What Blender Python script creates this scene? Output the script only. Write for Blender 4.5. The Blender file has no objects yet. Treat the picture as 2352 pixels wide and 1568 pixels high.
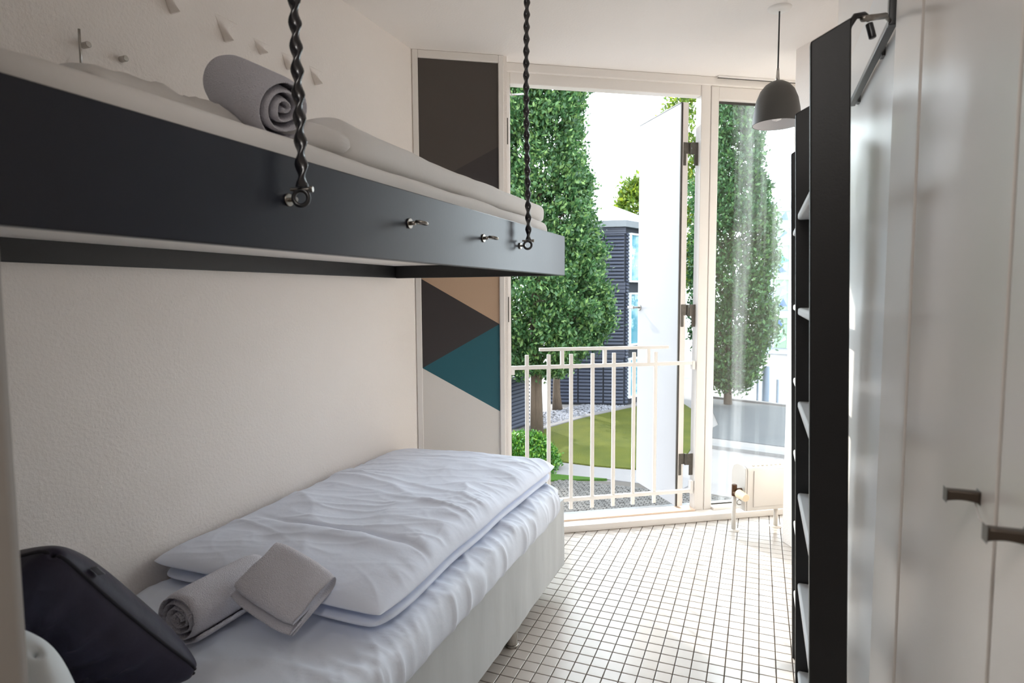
import bpy, math, random
import numpy as np
from mathutils import Vector, Matrix, noise

S = bpy.context.scene
COL = S.collection
random.seed(7)
PI = math.pi

# ------------------------------------------------------------------ camera
f_px, cx, cy = 1415.0, 1176.0, 784.0
cam_d = bpy.data.cameras.new('camera')
cam = bpy.data.objects.new('camera', cam_d)
COL.objects.link(cam)
cam_d.sensor_width = 36.0
cam_d.lens = f_px / 2352.0 * 36.0
cam_d.clip_start = 0.02
cam_d.clip_end = 400
vd = Vector((1743 - cx, cy - 673, -f_px)).normalized()
D = f_px * f_px / 111.0 - (121 * 567) / 111.0
up = -Vector((1297 - cx, -D, -f_px)).normalized()
up = (up - vd * up.dot(vd)).normalized()
xd = vd.cross(up)
R = Matrix((xd, vd, up))
H = 1.45
cam.matrix_world = Matrix.Translation((0, 0, H)) @ R.to_4x4()
cam_d.dof.use_dof = True
cam_d.dof.focus_distance = 3.3
cam_d.dof.aperture_fstop = 5.6
S.camera = cam

# ------------------------------------------------------------------ world, sun, added fill light, exposure
W = bpy.data.worlds.new('world')
S.world = W
W.use_nodes = True
nt = W.node_tree
bg = nt.nodes['Background']
bg.inputs[0].default_value = (0.83, 0.93, 1.0, 1)
bg.inputs[1].default_value = 3.3
SUN_DIR = Vector((0.223, -0.176, -0.17)).normalized()
sd = bpy.data.lights.new('sun', 'SUN')
sd.energy = 2.8
sd.angle = math.radians(0.8)
sd.color = (1.0, 0.93, 0.82)
sun = bpy.data.objects.new('sun', sd)
COL.objects.link(sun)
sun.rotation_euler = SUN_DIR.to_track_quat('-Z', 'Y').to_euler()
ad = bpy.data.lights.new('rear_fill', 'AREA')  # unseen area light added behind the camera to brighten the room
ad.shape = 'RECTANGLE'
ad.size = 0.8
ad.size_y = 0.5
ad.energy = 7.0
ad.color = (1.0, 0.96, 0.92)
al = bpy.data.objects.new('rear_fill', ad)
COL.objects.link(al)
al.location = (-0.22, -0.7, 2.72)
al.rotation_euler = (math.radians(12), 0, 0)
S.view_settings.view_transform = 'Standard'
S.view_settings.look = 'None'
S.view_settings.exposure = 1.28
S.view_settings.gamma = 1.0
S.view_settings.use_curve_mapping = False
S.cycles.max_bounces = 14
S.cycles.diffuse_bounces = 8
S.cycles.transparent_max_bounces = 24
S.cycles.sample_clamp_indirect = 6.0


# ------------------------------------------------------------------ materials
def newmat(name):
    m = bpy.data.materials.new(name)
    m.use_nodes = True
    n = m.node_tree
    return m, n, n.nodes['Principled BSDF']


def mat(name, col, rough=0.5, metal=0.0, var=0.0, vscale=8.0, bump=0.0, bscale=60.0, bdist=0.002, spec=0.5, coat=0.0, stretch=None, island=0.0, col2=None):
    m, n, b = newmat(name)
    N, L = n.nodes, n.links
    b.inputs['Roughness'].default_value = rough
    b.inputs['Metallic'].default_value = metal
    b.inputs['Specular IOR Level'].default_value = spec
    b.inputs['Coat Weight'].default_value = coat
    tc = N.new('ShaderNodeTexCoord')
    mp = N.new('ShaderNodeMapping')
    L.new(tc.outputs['Object'], mp.inputs[0])
    if stretch:
        mp.inputs['Scale'].default_value = stretch
    c4 = (*col, 1)
    nz = N.new('ShaderNodeTexNoise')
    nz.inputs['Scale'].default_value = vscale
    nz.inputs['Detail'].default_value = 5
    L.new(mp.outputs[0], nz.inputs[0])
    mx = N.new('ShaderNodeMix')
    mx.data_type = 'RGBA'
    k = 1 - max(var, 0.02)
    mx.inputs[6].default_value = c4
    mx.inputs[7].default_value = (*(col2 or [x * k for x in col]), 1)
    L.new(nz.outputs[0], mx.inputs[0])
    out = mx.outputs[2]
    if island:
        g = N.new('ShaderNodeNewGeometry')
        hs = N.new('ShaderNodeHueSaturation')
        mr = N.new('ShaderNodeMapRange')
        mr.inputs[3].default_value = 1 - island
        mr.inputs[4].default_value = 1 + island
        L.new(g.outputs['Random Per Island'], mr.inputs[0])
        L.new(mr.outputs[0], hs.inputs['Value'])
        L.new(out, hs.inputs['Color'])
        out = hs.outputs[0]
    L.new(out, b.inputs['Base Color'])
    if bump:
        nb = N.new('ShaderNodeTexNoise')
        nb.inputs['Scale'].default_value = bscale
        nb.inputs['Detail'].default_value = 4
        L.new(mp.outputs[0], nb.inputs[0])
        bp = N.new('ShaderNodeBump')
        bp.inputs['Strength'].default_value = bump
        bp.inputs['Distance'].default_value = bdist
        L.new(nb.outputs[0], bp.inputs['Height'])
        L.new(bp.outputs[0], b.inputs['Normal'])
    return m


M = {}
M['wall'] = mat('wall_plaster', (0.88, 0.825, 0.78), 0.7, bump=0.6, bscale=110, bdist=0.003, var=0.03, vscale=2)
M['ceiling'] = mat('ceiling_paint', (0.88, 0.84, 0.81), 0.8, bump=0.5, bscale=90, bdist=0.002)
M['hall'] = mat('hallway_paint', (0.30, 0.27, 0.245), 0.6, bump=0.2, bscale=60)
M['white_wood'] = mat('white_painted_wood', (0.84, 0.80, 0.76), 0.35, var=0.04, vscale=3, bump=0.08, bscale=25)
M['white_metal'] = mat('white_lacquered_metal', (0.86, 0.84, 0.81), 0.3, var=0.03)
M['radiator_cream'] = mat('cream_radiator_enamel', (0.67, 0.64, 0.60), 0.35, var=0.04)
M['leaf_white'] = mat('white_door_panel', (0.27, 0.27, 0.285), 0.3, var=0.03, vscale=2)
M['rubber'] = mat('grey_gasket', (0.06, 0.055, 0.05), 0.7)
M['sill'] = mat('pale_sill_wood', (0.80, 0.62, 0.48), 0.4, var=0.1, stretch=(3, 3, 20))
M['tile'] = mat('glazed_floor_tile', (0.56, 0.515, 0.475), 0.22, var=0.06, vscale=1.5, bump=0.05, bscale=30, spec=0.6)
M['grout'] = mat('dark_grout', (0.09, 0.07, 0.055), 0.9, bump=0.4, bscale=300)
M['navy'] = mat('dark_painted_board', (0.013, 0.016, 0.028), 0.33, var=0.25, vscale=14, bump=0.15, bscale=90, bdist=0.0006, spec=0.5)
M['black'] = mat('black_painted_wood', (0.010, 0.010, 0.011), 0.42, var=0.2, bump=0.12, bscale=200)
M['blackmetal'] = mat('black_metal', (0.012, 0.012, 0.014), 0.3, spec=0.7)
M['sleeve'] = mat('black_shrink_sleeve', (0.009, 0.009, 0.013), 0.22, spec=0.8)
M['steel'] = mat('worn_steel', (0.45, 0.42, 0.38), 0.32, metal=1.0, var=0.4, vscale=60)
M['oldsteel'] = mat('aged_steel_hinge', (0.17, 0.155, 0.135), 0.5, metal=0.6, var=0.6, vscale=50)
M['chrome'] = mat('brushed_chrome', (0.55, 0.53, 0.50), 0.25, metal=1.0, var=0.3, vscale=30)
M['step'] = mat('pale_grey_step', (0.62, 0.64, 0.66), 0.4)
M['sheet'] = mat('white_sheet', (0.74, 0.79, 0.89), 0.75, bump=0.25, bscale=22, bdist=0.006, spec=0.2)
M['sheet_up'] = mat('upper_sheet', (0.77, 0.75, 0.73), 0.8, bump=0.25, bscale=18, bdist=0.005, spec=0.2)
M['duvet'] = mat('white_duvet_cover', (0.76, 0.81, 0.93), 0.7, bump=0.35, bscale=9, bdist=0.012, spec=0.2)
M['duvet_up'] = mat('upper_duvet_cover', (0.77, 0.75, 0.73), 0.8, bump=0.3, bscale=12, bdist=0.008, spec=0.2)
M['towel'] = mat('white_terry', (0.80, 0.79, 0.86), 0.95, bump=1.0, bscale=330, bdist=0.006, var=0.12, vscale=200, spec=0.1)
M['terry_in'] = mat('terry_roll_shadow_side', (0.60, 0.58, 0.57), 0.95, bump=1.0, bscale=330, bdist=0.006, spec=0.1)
M['skirt'] = mat('grey_bed_base_fabric', (0.58, 0.60, 0.61), 0.85, var=0.25, vscale=9, stretch=(1, 1, 0.25), bump=0.4, bscale=14, bdist=0.006, spec=0.2)
M['navy_fabric'] = mat('navy_velvet', (0.036, 0.032, 0.058), 0.55, var=0.5, vscale=12, bump=0.5, bscale=10, bdist=0.012, spec=0.3)
M['seam'] = mat('navy_seam', (0.010, 0.009, 0.016), 0.8)
M['tag'] = mat('grey_label_tag', (0.20, 0.20, 0.22), 0.8)
M['white_body'] = mat('white_pillow', (0.74, 0.79, 0.82), 0.8, bump=0.3, bscale=12, bdist=0.006, spec=0.2)
M['p_grey'] = mat('panel_paint_warm_grey', (0.066, 0.054, 0.047), 0.55, bump=0.5, bscale=350, bdist=0.001)
M['p_dark'] = mat('panel_paint_charcoal', (0.038, 0.031, 0.031), 0.55, bump=0.5, bscale=350, bdist=0.001)
M['p_beige'] = mat('panel_paint_beige', (0.54, 0.37, 0.25), 0.55, bump=0.5, bscale=350, bdist=0.001)
M['p_teal'] = mat('panel_paint_teal', (0.012, 0.105, 0.135), 0.55, bump=0.5, bscale=350, bdist=0.001)
M['p_white'] = mat('panel_paint_white', (0.74, 0.70, 0.655), 0.6, bump=0.4, bscale=350, bdist=0.001)
M['shade'] = mat('grey_lamp_shade', (0.085, 0.080, 0.075), 0.45, bump=0.2, bscale=300)
M['shade_in'] = mat('lamp_inside_white', (0.75, 0.74, 0.75), 0.5)
M['knob'] = mat('cream_thermostat', (0.78, 0.66, 0.48), 0.4)
M['brass'] = mat('dark_brass', (0.12, 0.06, 0.03), 0.35, metal=0.7, var=0.5, vscale=40)
M['wardrobe'] = mat('wardrobe_lacquer', (0.80, 0.745, 0.695), 0.27, var=0.03, vscale=2, bump=0.05, bscale=4, bdist=0.01)
M['wallpanel'] = mat('glossy_white_wall_panel', (0.78, 0.77, 0.76), 0.28, var=0.03, vscale=2, bump=0.06, bscale=5, bdist=0.01)
M['bronze'] = mat('brown_handle', (0.085, 0.065, 0.05), 0.4, metal=0.5)
M['slat'] = mat('dark_blue_grey_cladding', (0.032, 0.038, 0.062), 0.45, var=0.2, vscale=3)
M['slat_gap'] = mat('cladding_gap', (0.012, 0.014, 0.02), 0.8)
M['roof'] = mat('pale_standing_seam_roof', (0.50, 0.50, 0.50), 0.5, var=0.1)
M['fascia'] = mat('grey_fascia', (0.15, 0.16, 0.17), 0.5, var=0.15)
M['pier'] = mat('pale_blue_grey_cladding', (0.36, 0.43, 0.52), 0.5, var=0.1, vscale=3)
M['winframe'] = mat('pale_window_frame', (0.75, 0.80, 0.82), 0.4)
M['bollard'] = mat('blue_grey_bollard', (0.13, 0.17, 0.22), 0.5)
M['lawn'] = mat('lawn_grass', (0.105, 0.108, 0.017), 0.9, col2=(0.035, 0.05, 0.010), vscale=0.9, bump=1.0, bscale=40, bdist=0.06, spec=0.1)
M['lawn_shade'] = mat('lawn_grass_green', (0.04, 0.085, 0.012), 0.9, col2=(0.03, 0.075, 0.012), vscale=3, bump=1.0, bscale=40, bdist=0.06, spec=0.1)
M['paving'] = mat('pale_paving', (0.17, 0.155, 0.15), 0.8, var=0.3, vscale=0.6, bump=0.3, bscale=12)
M['kerb'] = mat('kerb_stone', (0.13, 0.122, 0.122), 0.8, var=0.15, vscale=5)
M['cobble'] = mat('dark_cobble', (0.066, 0.060, 0.055), 0.7, var=0.5, vscale=2, island=0.3, bump=0.4, bscale=30)
M['joint'] = mat('sandy_joint', (0.05, 0.042, 0.036), 0.95, bump=0.5, bscale=60)
M['asphalt'] = mat('asphalt', (0.045, 0.048, 0.054), 0.85, var=0.3, vscale=1.5, bump=0.4, bscale=80)
M['stone'] = mat('gravel_stone', (0.16, 0.16, 0.18), 0.8, island=0.45, var=0.2)
M['bark'] = mat('tree_bark', (0.11, 0.075, 0.05), 0.9, var=0.5, vscale=6, stretch=(4, 4, 0.6), bump=1.0, bscale=12, bdist=0.03)
M['bush_bark'] = mat('shrub_bark', (0.08, 0.06, 0.04), 0.9)


def foliage_mat(name, c1, c2, c3, tr=0.35):
    m = bpy.data.materials.new(name)
    m.use_nodes = True
    n = m.node_tree
    N, L = n.nodes, n.links
    N.clear()
    out = N.new('ShaderNodeOutputMaterial')
    g = N.new('ShaderNodeNewGeometry')
    r = N.new('ShaderNodeValToRGB')
    e = r.color_ramp.elements
    e[0].color = (*c1, 1)
    e[1].color = (*c3, 1)
    k = e.new(0.6)
    k.color = (*c2, 1)
    L.new(g.outputs['Random Per Island'], r.inputs[0])
    d = N.new('ShaderNodeBsdfPrincipled')
    d.inputs['Roughness'].default_value = 0.45
    d.inputs['Specular IOR Level'].default_value = 0.35
    t = N.new('ShaderNodeBsdfTranslucent')
    mx = N.new('ShaderNodeMixShader')
    mx.inputs[0].default_value = tr
    L.new(r.outputs[0], d.inputs['Base Color'])
    L.new(r.outputs[0], t.inputs[0])
    L.new(d.outputs[0], mx.inputs[1])
    L.new(t.outputs[0], mx.inputs[2])
    L.new(mx.outputs[0], out.inputs[0])
    return m


M['leaf'] = foliage_mat('oak_foliage', (0.015, 0.050, 0.014), (0.056, 0.130, 0.045), (0.17, 0.27, 0.08))
M['leaf_far'] = foliage_mat('distant_oak_foliage', (0.015, 0.05, 0.018), (0.04, 0.11, 0.035), (0.09, 0.18, 0.05))
M['leaf_yellow'] = foliage_mat('yellow_green_foliage', (0.04, 0.09, 0.01), (0.10, 0.16, 0.02), (0.22, 0.27, 0.02))
M['leaf_bush'] = foliage_mat('shrub_foliage', (0.02, 0.08, 0.01), (0.05, 0.15, 0.02), (0.15, 0.27, 0.03))


def glass_mat(name, dirt=0.0):
    m = bpy.data.materials.new(name)
    m.use_nodes = True
    n = m.node_tree
    N, L = n.nodes, n.links
    N.clear()
    out = N.new('ShaderNodeOutputMaterial')
    tr = N.new('ShaderNodeBsdfTransparent')
    tr.inputs[0].default_value = (0.95, 0.97, 0.965, 1)
    gl = N.new('ShaderNodeBsdfGlossy')
    gl.inputs['Roughness'].default_value = 0.02
    fr = N.new('ShaderNodeFresnel')
    fr.inputs[0].default_value = 1.5
    mx = N.new('ShaderNodeMixShader')
    L.new(fr.outputs[0], mx.inputs[0])
    L.new(tr.outputs[0], mx.inputs[1])
    L.new(gl.outputs[0], mx.inputs[2])
    last = mx
    if dirt:
        # dried water streaks: scattering film, stretched vertically over the pane
        tc = N.new('ShaderNodeTexCoord')
        mp = N.new('ShaderNodeMapping')
        mp.inputs['Scale'].default_value = (6.0, 6.0, 0.22)
        L.new(tc.outputs['Object'], mp.inputs[0])
        nz = N.new('ShaderNodeTexNoise')
        nz.inputs['Scale'].default_value = 1.3
        nz.inputs['Detail'].default_value = 3
        L.new(mp.outputs[0], nz.inputs[0])
        rp = N.new('ShaderNodeMapRange')
        rp.inputs[1].default_value = 0.40
        rp.inputs[2].default_value = 0.72
        rp.inputs[3].default_value = 0.0
        rp.inputs[4].default_value = dirt
        L.new(nz.outputs[0], rp.inputs[0])
        tl = N.new('ShaderNodeBsdfTranslucent')
        tl.inputs[0].default_value = (0.85, 0.87, 0.87, 1)
        mx2 = N.new('ShaderNodeMixShader')
        L.new(rp.outputs[0], mx2.inputs[0])
        L.new(mx.outputs[0], mx2.inputs[1])
        L.new(tl.outputs[0], mx2.inputs[2])
        last = mx2
    L.new(last.outputs[0], out.inputs[0])
    return m


M['glass'] = glass_mat('window_glass_with_dried_streaks', 0.2)
m, n, b = newmat('blue_reflective_glass')
b.inputs['Base Color'].default_value = (0.06, 0.22, 0.27, 1)
b.inputs['Roughness'].default_value = 0.12
b.inputs['Specular IOR Level'].default_value = 0.8
tc = n.nodes.new('ShaderNodeTexCoord')
nz = n.nodes.new('ShaderNodeTexNoise')
nz.inputs['Scale'].default_value = 1.4
nz.inputs['Detail'].default_value = 8
nz.inputs['Roughness'].default_value = 0.75
rp = n.nodes.new('ShaderNodeValToRGB')
rp.color_ramp.elements[0].position = 0.52
rp.color_ramp.elements[0].color = (0.045, 0.20, 0.26, 1)
rp.color_ramp.elements[1].position = 0.60
rp.color_ramp.elements[1].color = (0.35, 0.50, 0.55, 1)
n.links.new(tc.outputs['Object'], nz.inputs[0])
n.links.new(nz.outputs[0], rp.inputs[0])
n.links.new(rp.outputs[0], b.inputs['Base Color'])
M['blueglass'] = m
for nm, c in (('green', (0.03, 0.36, 0.18)), ('blue', (0.03, 0.10, 0.35)), ('pale', (0.35, 0.55, 0.50)), ('lime', (0.20, 0.34, 0.22))):
    M['g_' + nm] = mat(nm + '_facade_glass', c, 0.15, var=0.3, vscale=2)


# ------------------------------------------------------------------ builders
ORG = {}


class MB:
    def __init__(s):
        s.v, s.f, s.mi = [], [], []

    def add(s, vs, fs, mi=0):
        o = len(s.v)
        s.v += [tuple(p) for p in vs]
        s.f += [tuple(i + o for i in q) for q in fs]
        s.mi += [mi] * len(fs)
        return s

    def box(s, x0, x1, y0, y1, z0, z1, T=None, mi=0):
        vs = [(x, y, z) for z in (z0, z1) for x, y in ((x0, y0), (x1, y0), (x1, y1), (x0, y1))]
        if T:
            vs = [T(*p) for p in vs]
        return s.add(vs, [(0, 3, 2, 1), (4, 5, 6, 7), (0, 1, 5, 4), (1, 2, 6, 5), (2, 3, 7, 6), (3, 0, 4, 7)], mi)

    def prism(s, poly, z0, z1, mi=0):
        n = len(poly)
        vs = [(x, y, z0) for x, y in poly] + [(x, y, z1) for x, y in poly]
        fs = [tuple(range(n))[::-1], tuple(range(n, 2 * n))] + [(i, (i + 1) % n, (i + 1) % n + n, i + n) for i in range(n)]
        return s.add(vs, fs, mi)

    def tube(s, pts, r, n=10, rx=None, closed=False, twist=0.0, mi=0):
        pts = [Vector(p) for p in pts]
        m = len(pts)
        rr = r if callable(r) else (lambda t: r)
        vs = []
        u = None
        for i, p in enumerate(pts):
            a = pts[(i + 1) % m] if (i < m - 1 or closed) else p
            b_ = pts[i - 1] if (i > 0 or closed) else p
            t = (a - b_).normalized()
            if u is None:
                u = t.orthogonal().normalized()
            u = (u - t * u.dot(t)).normalized()
            w = t.cross(u)
            q = i / max(1, m - 1)
            ra = rr(q)
            rb = ra * (rx if rx else 1.0)
            for k in range(n):
                a_ = 2 * PI * k / n
                c_, s_ = math.cos(a_) * ra, math.sin(a_) * rb
                tw = twist * q
                cx_, sx_ = c_ * math.cos(tw) - s_ * math.sin(tw), c_ * math.sin(tw) + s_ * math.cos(tw)
                vs.append(p + u * cx_ + w * sx_)
        fs = []
        for i in range(m if closed else m - 1):
            j = (i + 1) % m
            for k in range(n):
                l = (k + 1) % n
                fs.append((i * n + k, i * n + l, j * n + l, j * n + k))
        if not closed:
            fs += [tuple(range(n))[::-1], tuple(range((m - 1) * n, m * n))]
        return s.add(vs, fs, mi)

    def cyl(s, p, q, r, n=16, r2=None, mi=0):
        r2 = r if r2 is None else r2
        return s.tube([p, q], lambda t: r + (r2 - r) * t, n, mi=mi)

    def torus(s, c, axis, Rr, r, n=24, k=8, sx=1.0, mi=0):
        axis = Vector(axis).normalized()
        u = axis.orthogonal().normalized()
        w = axis.cross(u)
        c = Vector(c)
        return s.tube([c + u * math.cos(2 * PI * i / n) * Rr * sx + w * math.sin(2 * PI * i / n) * Rr for i in range(n)], r, k, closed=True, mi=mi)

    def lathe(s, c, prof, n=32, mi=0, closed=False):
        vs = []
        for r, z in prof:
            for k in range(n):
                a = 2 * PI * k / n
                vs.append((c[0] + r * math.cos(a), c[1] + r * math.sin(a), c[2] + z))
        fs = []
        for i in range(len(prof) - 1):
            for k in range(n):
                l = (k + 1) % n
                fs.append((i * n + k, i * n + l, (i + 1) * n + l, (i + 1) * n + k))
        return s.add(vs, fs, mi)

    def build(s, name, m, parent=None, bevel=0.0, smooth=False, segs=2, origin=None, sub=0):
        v = np.array(s.v, float)
        if parent is not None:
            org = ORG[parent.name]
        elif origin is not None:
            org = Vector(origin)
        else:
            lo, hi = v.min(0), v.max(0)
            org = Vector(((lo[0] + hi[0]) / 2, (lo[1] + hi[1]) / 2, lo[2]))
        me = bpy.data.meshes.new(name)
        me.from_pydata([tuple(p) for p in (v - np.array(org))], [], s.f)
        for mm in (m if isinstance(m, (list, tuple)) else [m]):
            me.materials.append(M[mm] if isinstance(mm, str) else mm)
        if any(s.mi):
            me.polygons.foreach_set('material_index', s.mi)
        me.update()
        o = bpy.data.objects.new(name, me)
        COL.objects.link(o)
        if parent is not None:
            o.parent = parent
        else:
            o.location = org
        ORG[o.name] = org
        if bevel:
            b_ = o.modifiers.new('bevel', 'BEVEL')
            b_.width = bevel
            b_.segments = segs
            b_.limit_method = 'ANGLE'
        if sub:
            sm = o.modifiers.new('sub', 'SUBSURF')
            sm.levels = sm.render_levels = sub
        if smooth:
            me.polygons.foreach_set('use_smooth', [True] * len(me.polygons))
        elif bevel:
            me.polygons.foreach_set('use_smooth', [True] * len(me.polygons))
            try:
                me.set_sharp_from_angle(angle=math.radians(35))
            except Exception:
                pass
        return o


def tag(o, label=None, cat=None, group=None, kind=None):
    if label: o['label'] = label
    if cat: o['category'] = cat
    if group: o['group'] = group
    if kind: o['kind'] = kind
    return o


def empty(name, loc, label=None, cat=None, group=None, kind=None):
    o = bpy.data.objects.new(name, None)
    o.empty_display_size = 0.1
    COL.objects.link(o)
    o.location = loc
    ORG[o.name] = Vector(loc)
    return tag(o, label, cat, group, kind)


def B(*a, T=None):
    return MB().box(*a, T=T)


# facade frame: s along the window wall, o outward, z up
P1 = Vector((-1.04826, 3.51160, 0))
DS = Vector((0.836704, 0.547655, 0))
DN = Vector((-0.547655, 0.836704, 0))


def F(s, o, z):
    return P1 + DS * s + DN * o + Vector((0, 0, z))


ZC = 2.785

# ------------------------------------------------------------------ room shell
fl_poly = [(-1.95, -1.6), (1.05, -1.6), tuple(F(2.55, 0.12, 0))[:2], tuple(F(-1.08, 0.12, 0))[:2]]
floor = tag(MB().prism(fl_poly, -0.25, -0.0035).build('floor', 'grout', origin=(0, 0, 0)), kind='structure')
tag(MB().prism(fl_poly, ZC, ZC + 0.25).build('ceiling', 'ceiling'), kind='structure')
tag(B(-2.0, -1.79, -1.6, 3.2, -0.2, ZC + 0.05).build('wall_left', 'wall'), kind='structure')
tag(MB().prism([(-1.80, 0.24), (-0.70, 0.24), (-0.688, 0.252), (-0.688, 0.372), (-0.70, 0.384), (-1.80, 0.384)], 0, ZC + 0.02).build('wall_near', 'hall', bevel=0.004), kind='structure')
tag(B(-1.95, 1.05, -1.7, -1.5, -0.2, ZC + 0.05).build('wall_hallway', 'hall'), kind='structure')
tag(B(-0.86, -0.74, -1.6, 0.26, 0, ZC + 0.02).build('wall_passage', 'hall'), kind='structure')
tag(B(0.285, 0.95, 1.60, 3.04, 0, ZC + 0.02).build('wall_right', 'wall'), kind='structure')
tag(B(0.93, 1.05, -1.6, 5.2, -0.2, ZC + 0.05).build('wall_outer', 'wall'), kind='structure')
pp = Vector((0.1586, 3.842, 0))
dq = -DN
q1, q2 = pp + dq * 0.98, pp + dq * 0.98 + DS * 0.12
tag(MB().prism([tuple(pp)[:2], tuple(q1)[:2], tuple(q2)[:2], tuple(pp + DS * 0.12)[:2]], 0, ZC + 0.02).build('wall_partition', 'wall', bevel=0.004), kind='structure')
wb = MB()
wb.box(-6, -0.36, 0.0, 0.22, -3.85, 6.5, T=F)
wb.box(-0.36, 2.2, 0.105, 0.28, ZC + 0.001, 6.5, T=F)
wb.box(-0.36, 2.2, 0.06, 0.28, -3.85, -0.001, T=F)
wb.box(2.2, 7, 0.1, 0.28, -3.85, 6.5, T=F)
tag(wb.build('wall_back', 'wall'), kind='structure')

# floor tiles: 300 that show largest are single parts, the rest one joined part
PX, PY, X0, Y0 = 0.0614, 0.0606, 0.0348, 2.6195
tm = MB()


def tile_geo(mb, poly, z0=-0.004, z1=0.0, e=0.0016):
    n = len(poly)
    c = Vector((sum(p[0] for p in poly) / n, sum(p[1] for p in poly) / n))
    ins = []
    for p in poly:
        v = Vector(p) - c
        ins.append(tuple(c + v * (1 - e * 1.4 / max(v.length, 1e-3))))
    vs = [(x, y, z0) for x, y in poly] + [(x, y, z1 - e * 0.5) for x, y in poly] + [(x, y, z1) for x, y in ins]
    fs = [tuple(range(2 * n, 3 * n))]
    for a in (0, n):
        fs += [(a + i, a + (i + 1) % n, a + n + (i + 1) % n, a + n + i) for i in range(n)]
    mb.add(vs, fs)


def clip(poly, nx, ny, k):   # keep nx*x+ny*y <= k
    out = []
    for i in range(len(poly)):
        a, b_ = poly[i], poly[(i + 1) % len(poly)]
        da, db = nx * a[0] + ny * a[1] - k, nx * b_[0] + ny * b_[1] - k
        if da <= 0: out.append(a)
        if da * db < 0:
            t = da / (da - db)
            out.append((a[0] + (b_[0] - a[0]) * t, a[1] + (b_[1] - a[1]) * t))
    return out


G = 0.0021
hx, hy = PX / 2 - G, PY / 2 - G
tmb = MB()
tile_geo(tmb, [(-hx, -hy), (hx, -hy), (hx, hy), (-hx, hy)])
tme = bpy.data.meshes.new('tile')
tme.from_pydata(tmb.v, [], tmb.f)
tme.materials.append(M['tile'])
wk = DN.dot(P1) + 0.004
cells = []
for i in range(-31, 16):
    for j in range(-69, 32):
        x, y = X0 + (i + 0.5) * PX, Y0 + (j + 0.5) * PY
        if x > 0.93 or x < -1.79 or DN.x * x + DN.y * y > wk + 0.05: continue
        whole = DN.x * x + DN.y * y < wk - 0.045
        # in view: in front of the camera's lower frame edge, right of the bed, left of the ladders
        seen = whole and x > -0.87 + (y - 1.8) * 0.10 - 0.06 and x < 0.17 and y > 1.72 + abs(x) * 0.1
        cells.append((not seen, math.hypot(x, y), x, y, whole))
cells.sort()
for k, (ns, dd, x, y, whole) in enumerate(cells):
    if k < 300:
        o = bpy.data.objects.new('tile', tme)
        o.location = (x, y, 0)
        o.rotation_euler = (random.gauss(0, 0.0025), random.gauss(0, 0.0025), 0)
        o.parent = floor
        COL.objects.link(o)
    else:
        poly = [(x - hx, y - hy), (x + hx, y - hy), (x + hx, y + hy), (x - hx, y + hy)]
        if not whole:
            poly = clip(poly, DN.x, DN.y, wk)
        if len(poly) > 2:
            tile_geo(tm, poly)
rt = tm.build('tiling', 'tile', floor)
rt['kind'] = 'stuff'

# painted panel column beside the door
pan = empty('trim_1', F(-0.63, -0.005, 0.05), kind='structure')
PS0, PS1, PZ1 = -0.857, -0.411, 2.742


def fpoly(pts, o0, o1, name, m, parent):
    mb = MB()
    n = len(pts)
    vs = [F(s, o0, z) for s, z in pts] + [F(s, o1, z) for s, z in pts]
    mb.add(vs, [tuple(range(n)), tuple(range(n, 2 * n))[::-1]] + [(i, i + n, (i + 1) % n + n, (i + 1) % n) for i in range(n)])
    return mb.build(name, m, parent)


fpoly([(PS0, 0.02), (PS1, 0.02), (PS1, 0.768), (PS0, 1.035)], -0.002, 0.001, 'painted_field', 'p_white', pan)['label'] = 'white lower field'
fpoly([(PS0, 1.035), (PS1, 0.768), (PS1, 1.279)], -0.002, 0.001, 'painted_triangle', 'p_teal', pan)['label'] = 'teal painted triangle'
fpoly([(PS0, 1.035), (PS1, 1.279), (PS0, 1.54)], -0.002, 0.001, 'painted_triangle', 'p_dark', pan)['label'] = 'charcoal painted triangle'
fpoly([(PS0, 1.54), (PS1, 1.279), (PS1, 1.81)], -0.002, 0.001, 'painted_triangle', 'p_beige', pan)['label'] = 'beige painted triangle'
fpoly([(PS0, 1.54), (PS1, 1.81), (PS1, 2.285), (PS0, 2.03)], -0.002, 0.001, 'painted_field', 'p_dark', pan)['label'] = 'charcoal painted field'
fpoly([(PS0, 2.03), (PS1, 2.285), (PS1, PZ1), (PS0, PZ1)], -0.002, 0.001, 'painted_field', 'p_grey', pan)['label'] = 'warm grey painted field'
tr_ = MB()
tr_.box(-0.889, PS0, -0.014, 0.0, 0, ZC, T=F)
tr_.box(PS1, -0.381, -0.014, 0.0, 0, ZC, T=F)
tr_.box(PS0, PS1, -0.014, 0.0, PZ1, ZC, T=F)
tr_.build('frame', 'white_wood', pan, bevel=0.004)

# base sill along window wall
bs = empty('baseboard_back', F(0.4, 0, 0), kind='structure')
B(-0.38, 2.3, 0.0, 0.10, 0, 0.042, T=F).build('board', 'white_wood', bs, bevel=0.004)
B(-0.32, 0.888, 0.08, 0.175, 0.040, 0.052, T=F).build('threshold', 'sill', bs, bevel=0.003)
B(-0.36, 2.2, 0.17, 0.30, -0.06, 0.020, T=F).build('outer_ledge', 'fascia', bs, bevel=0.004)

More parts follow.
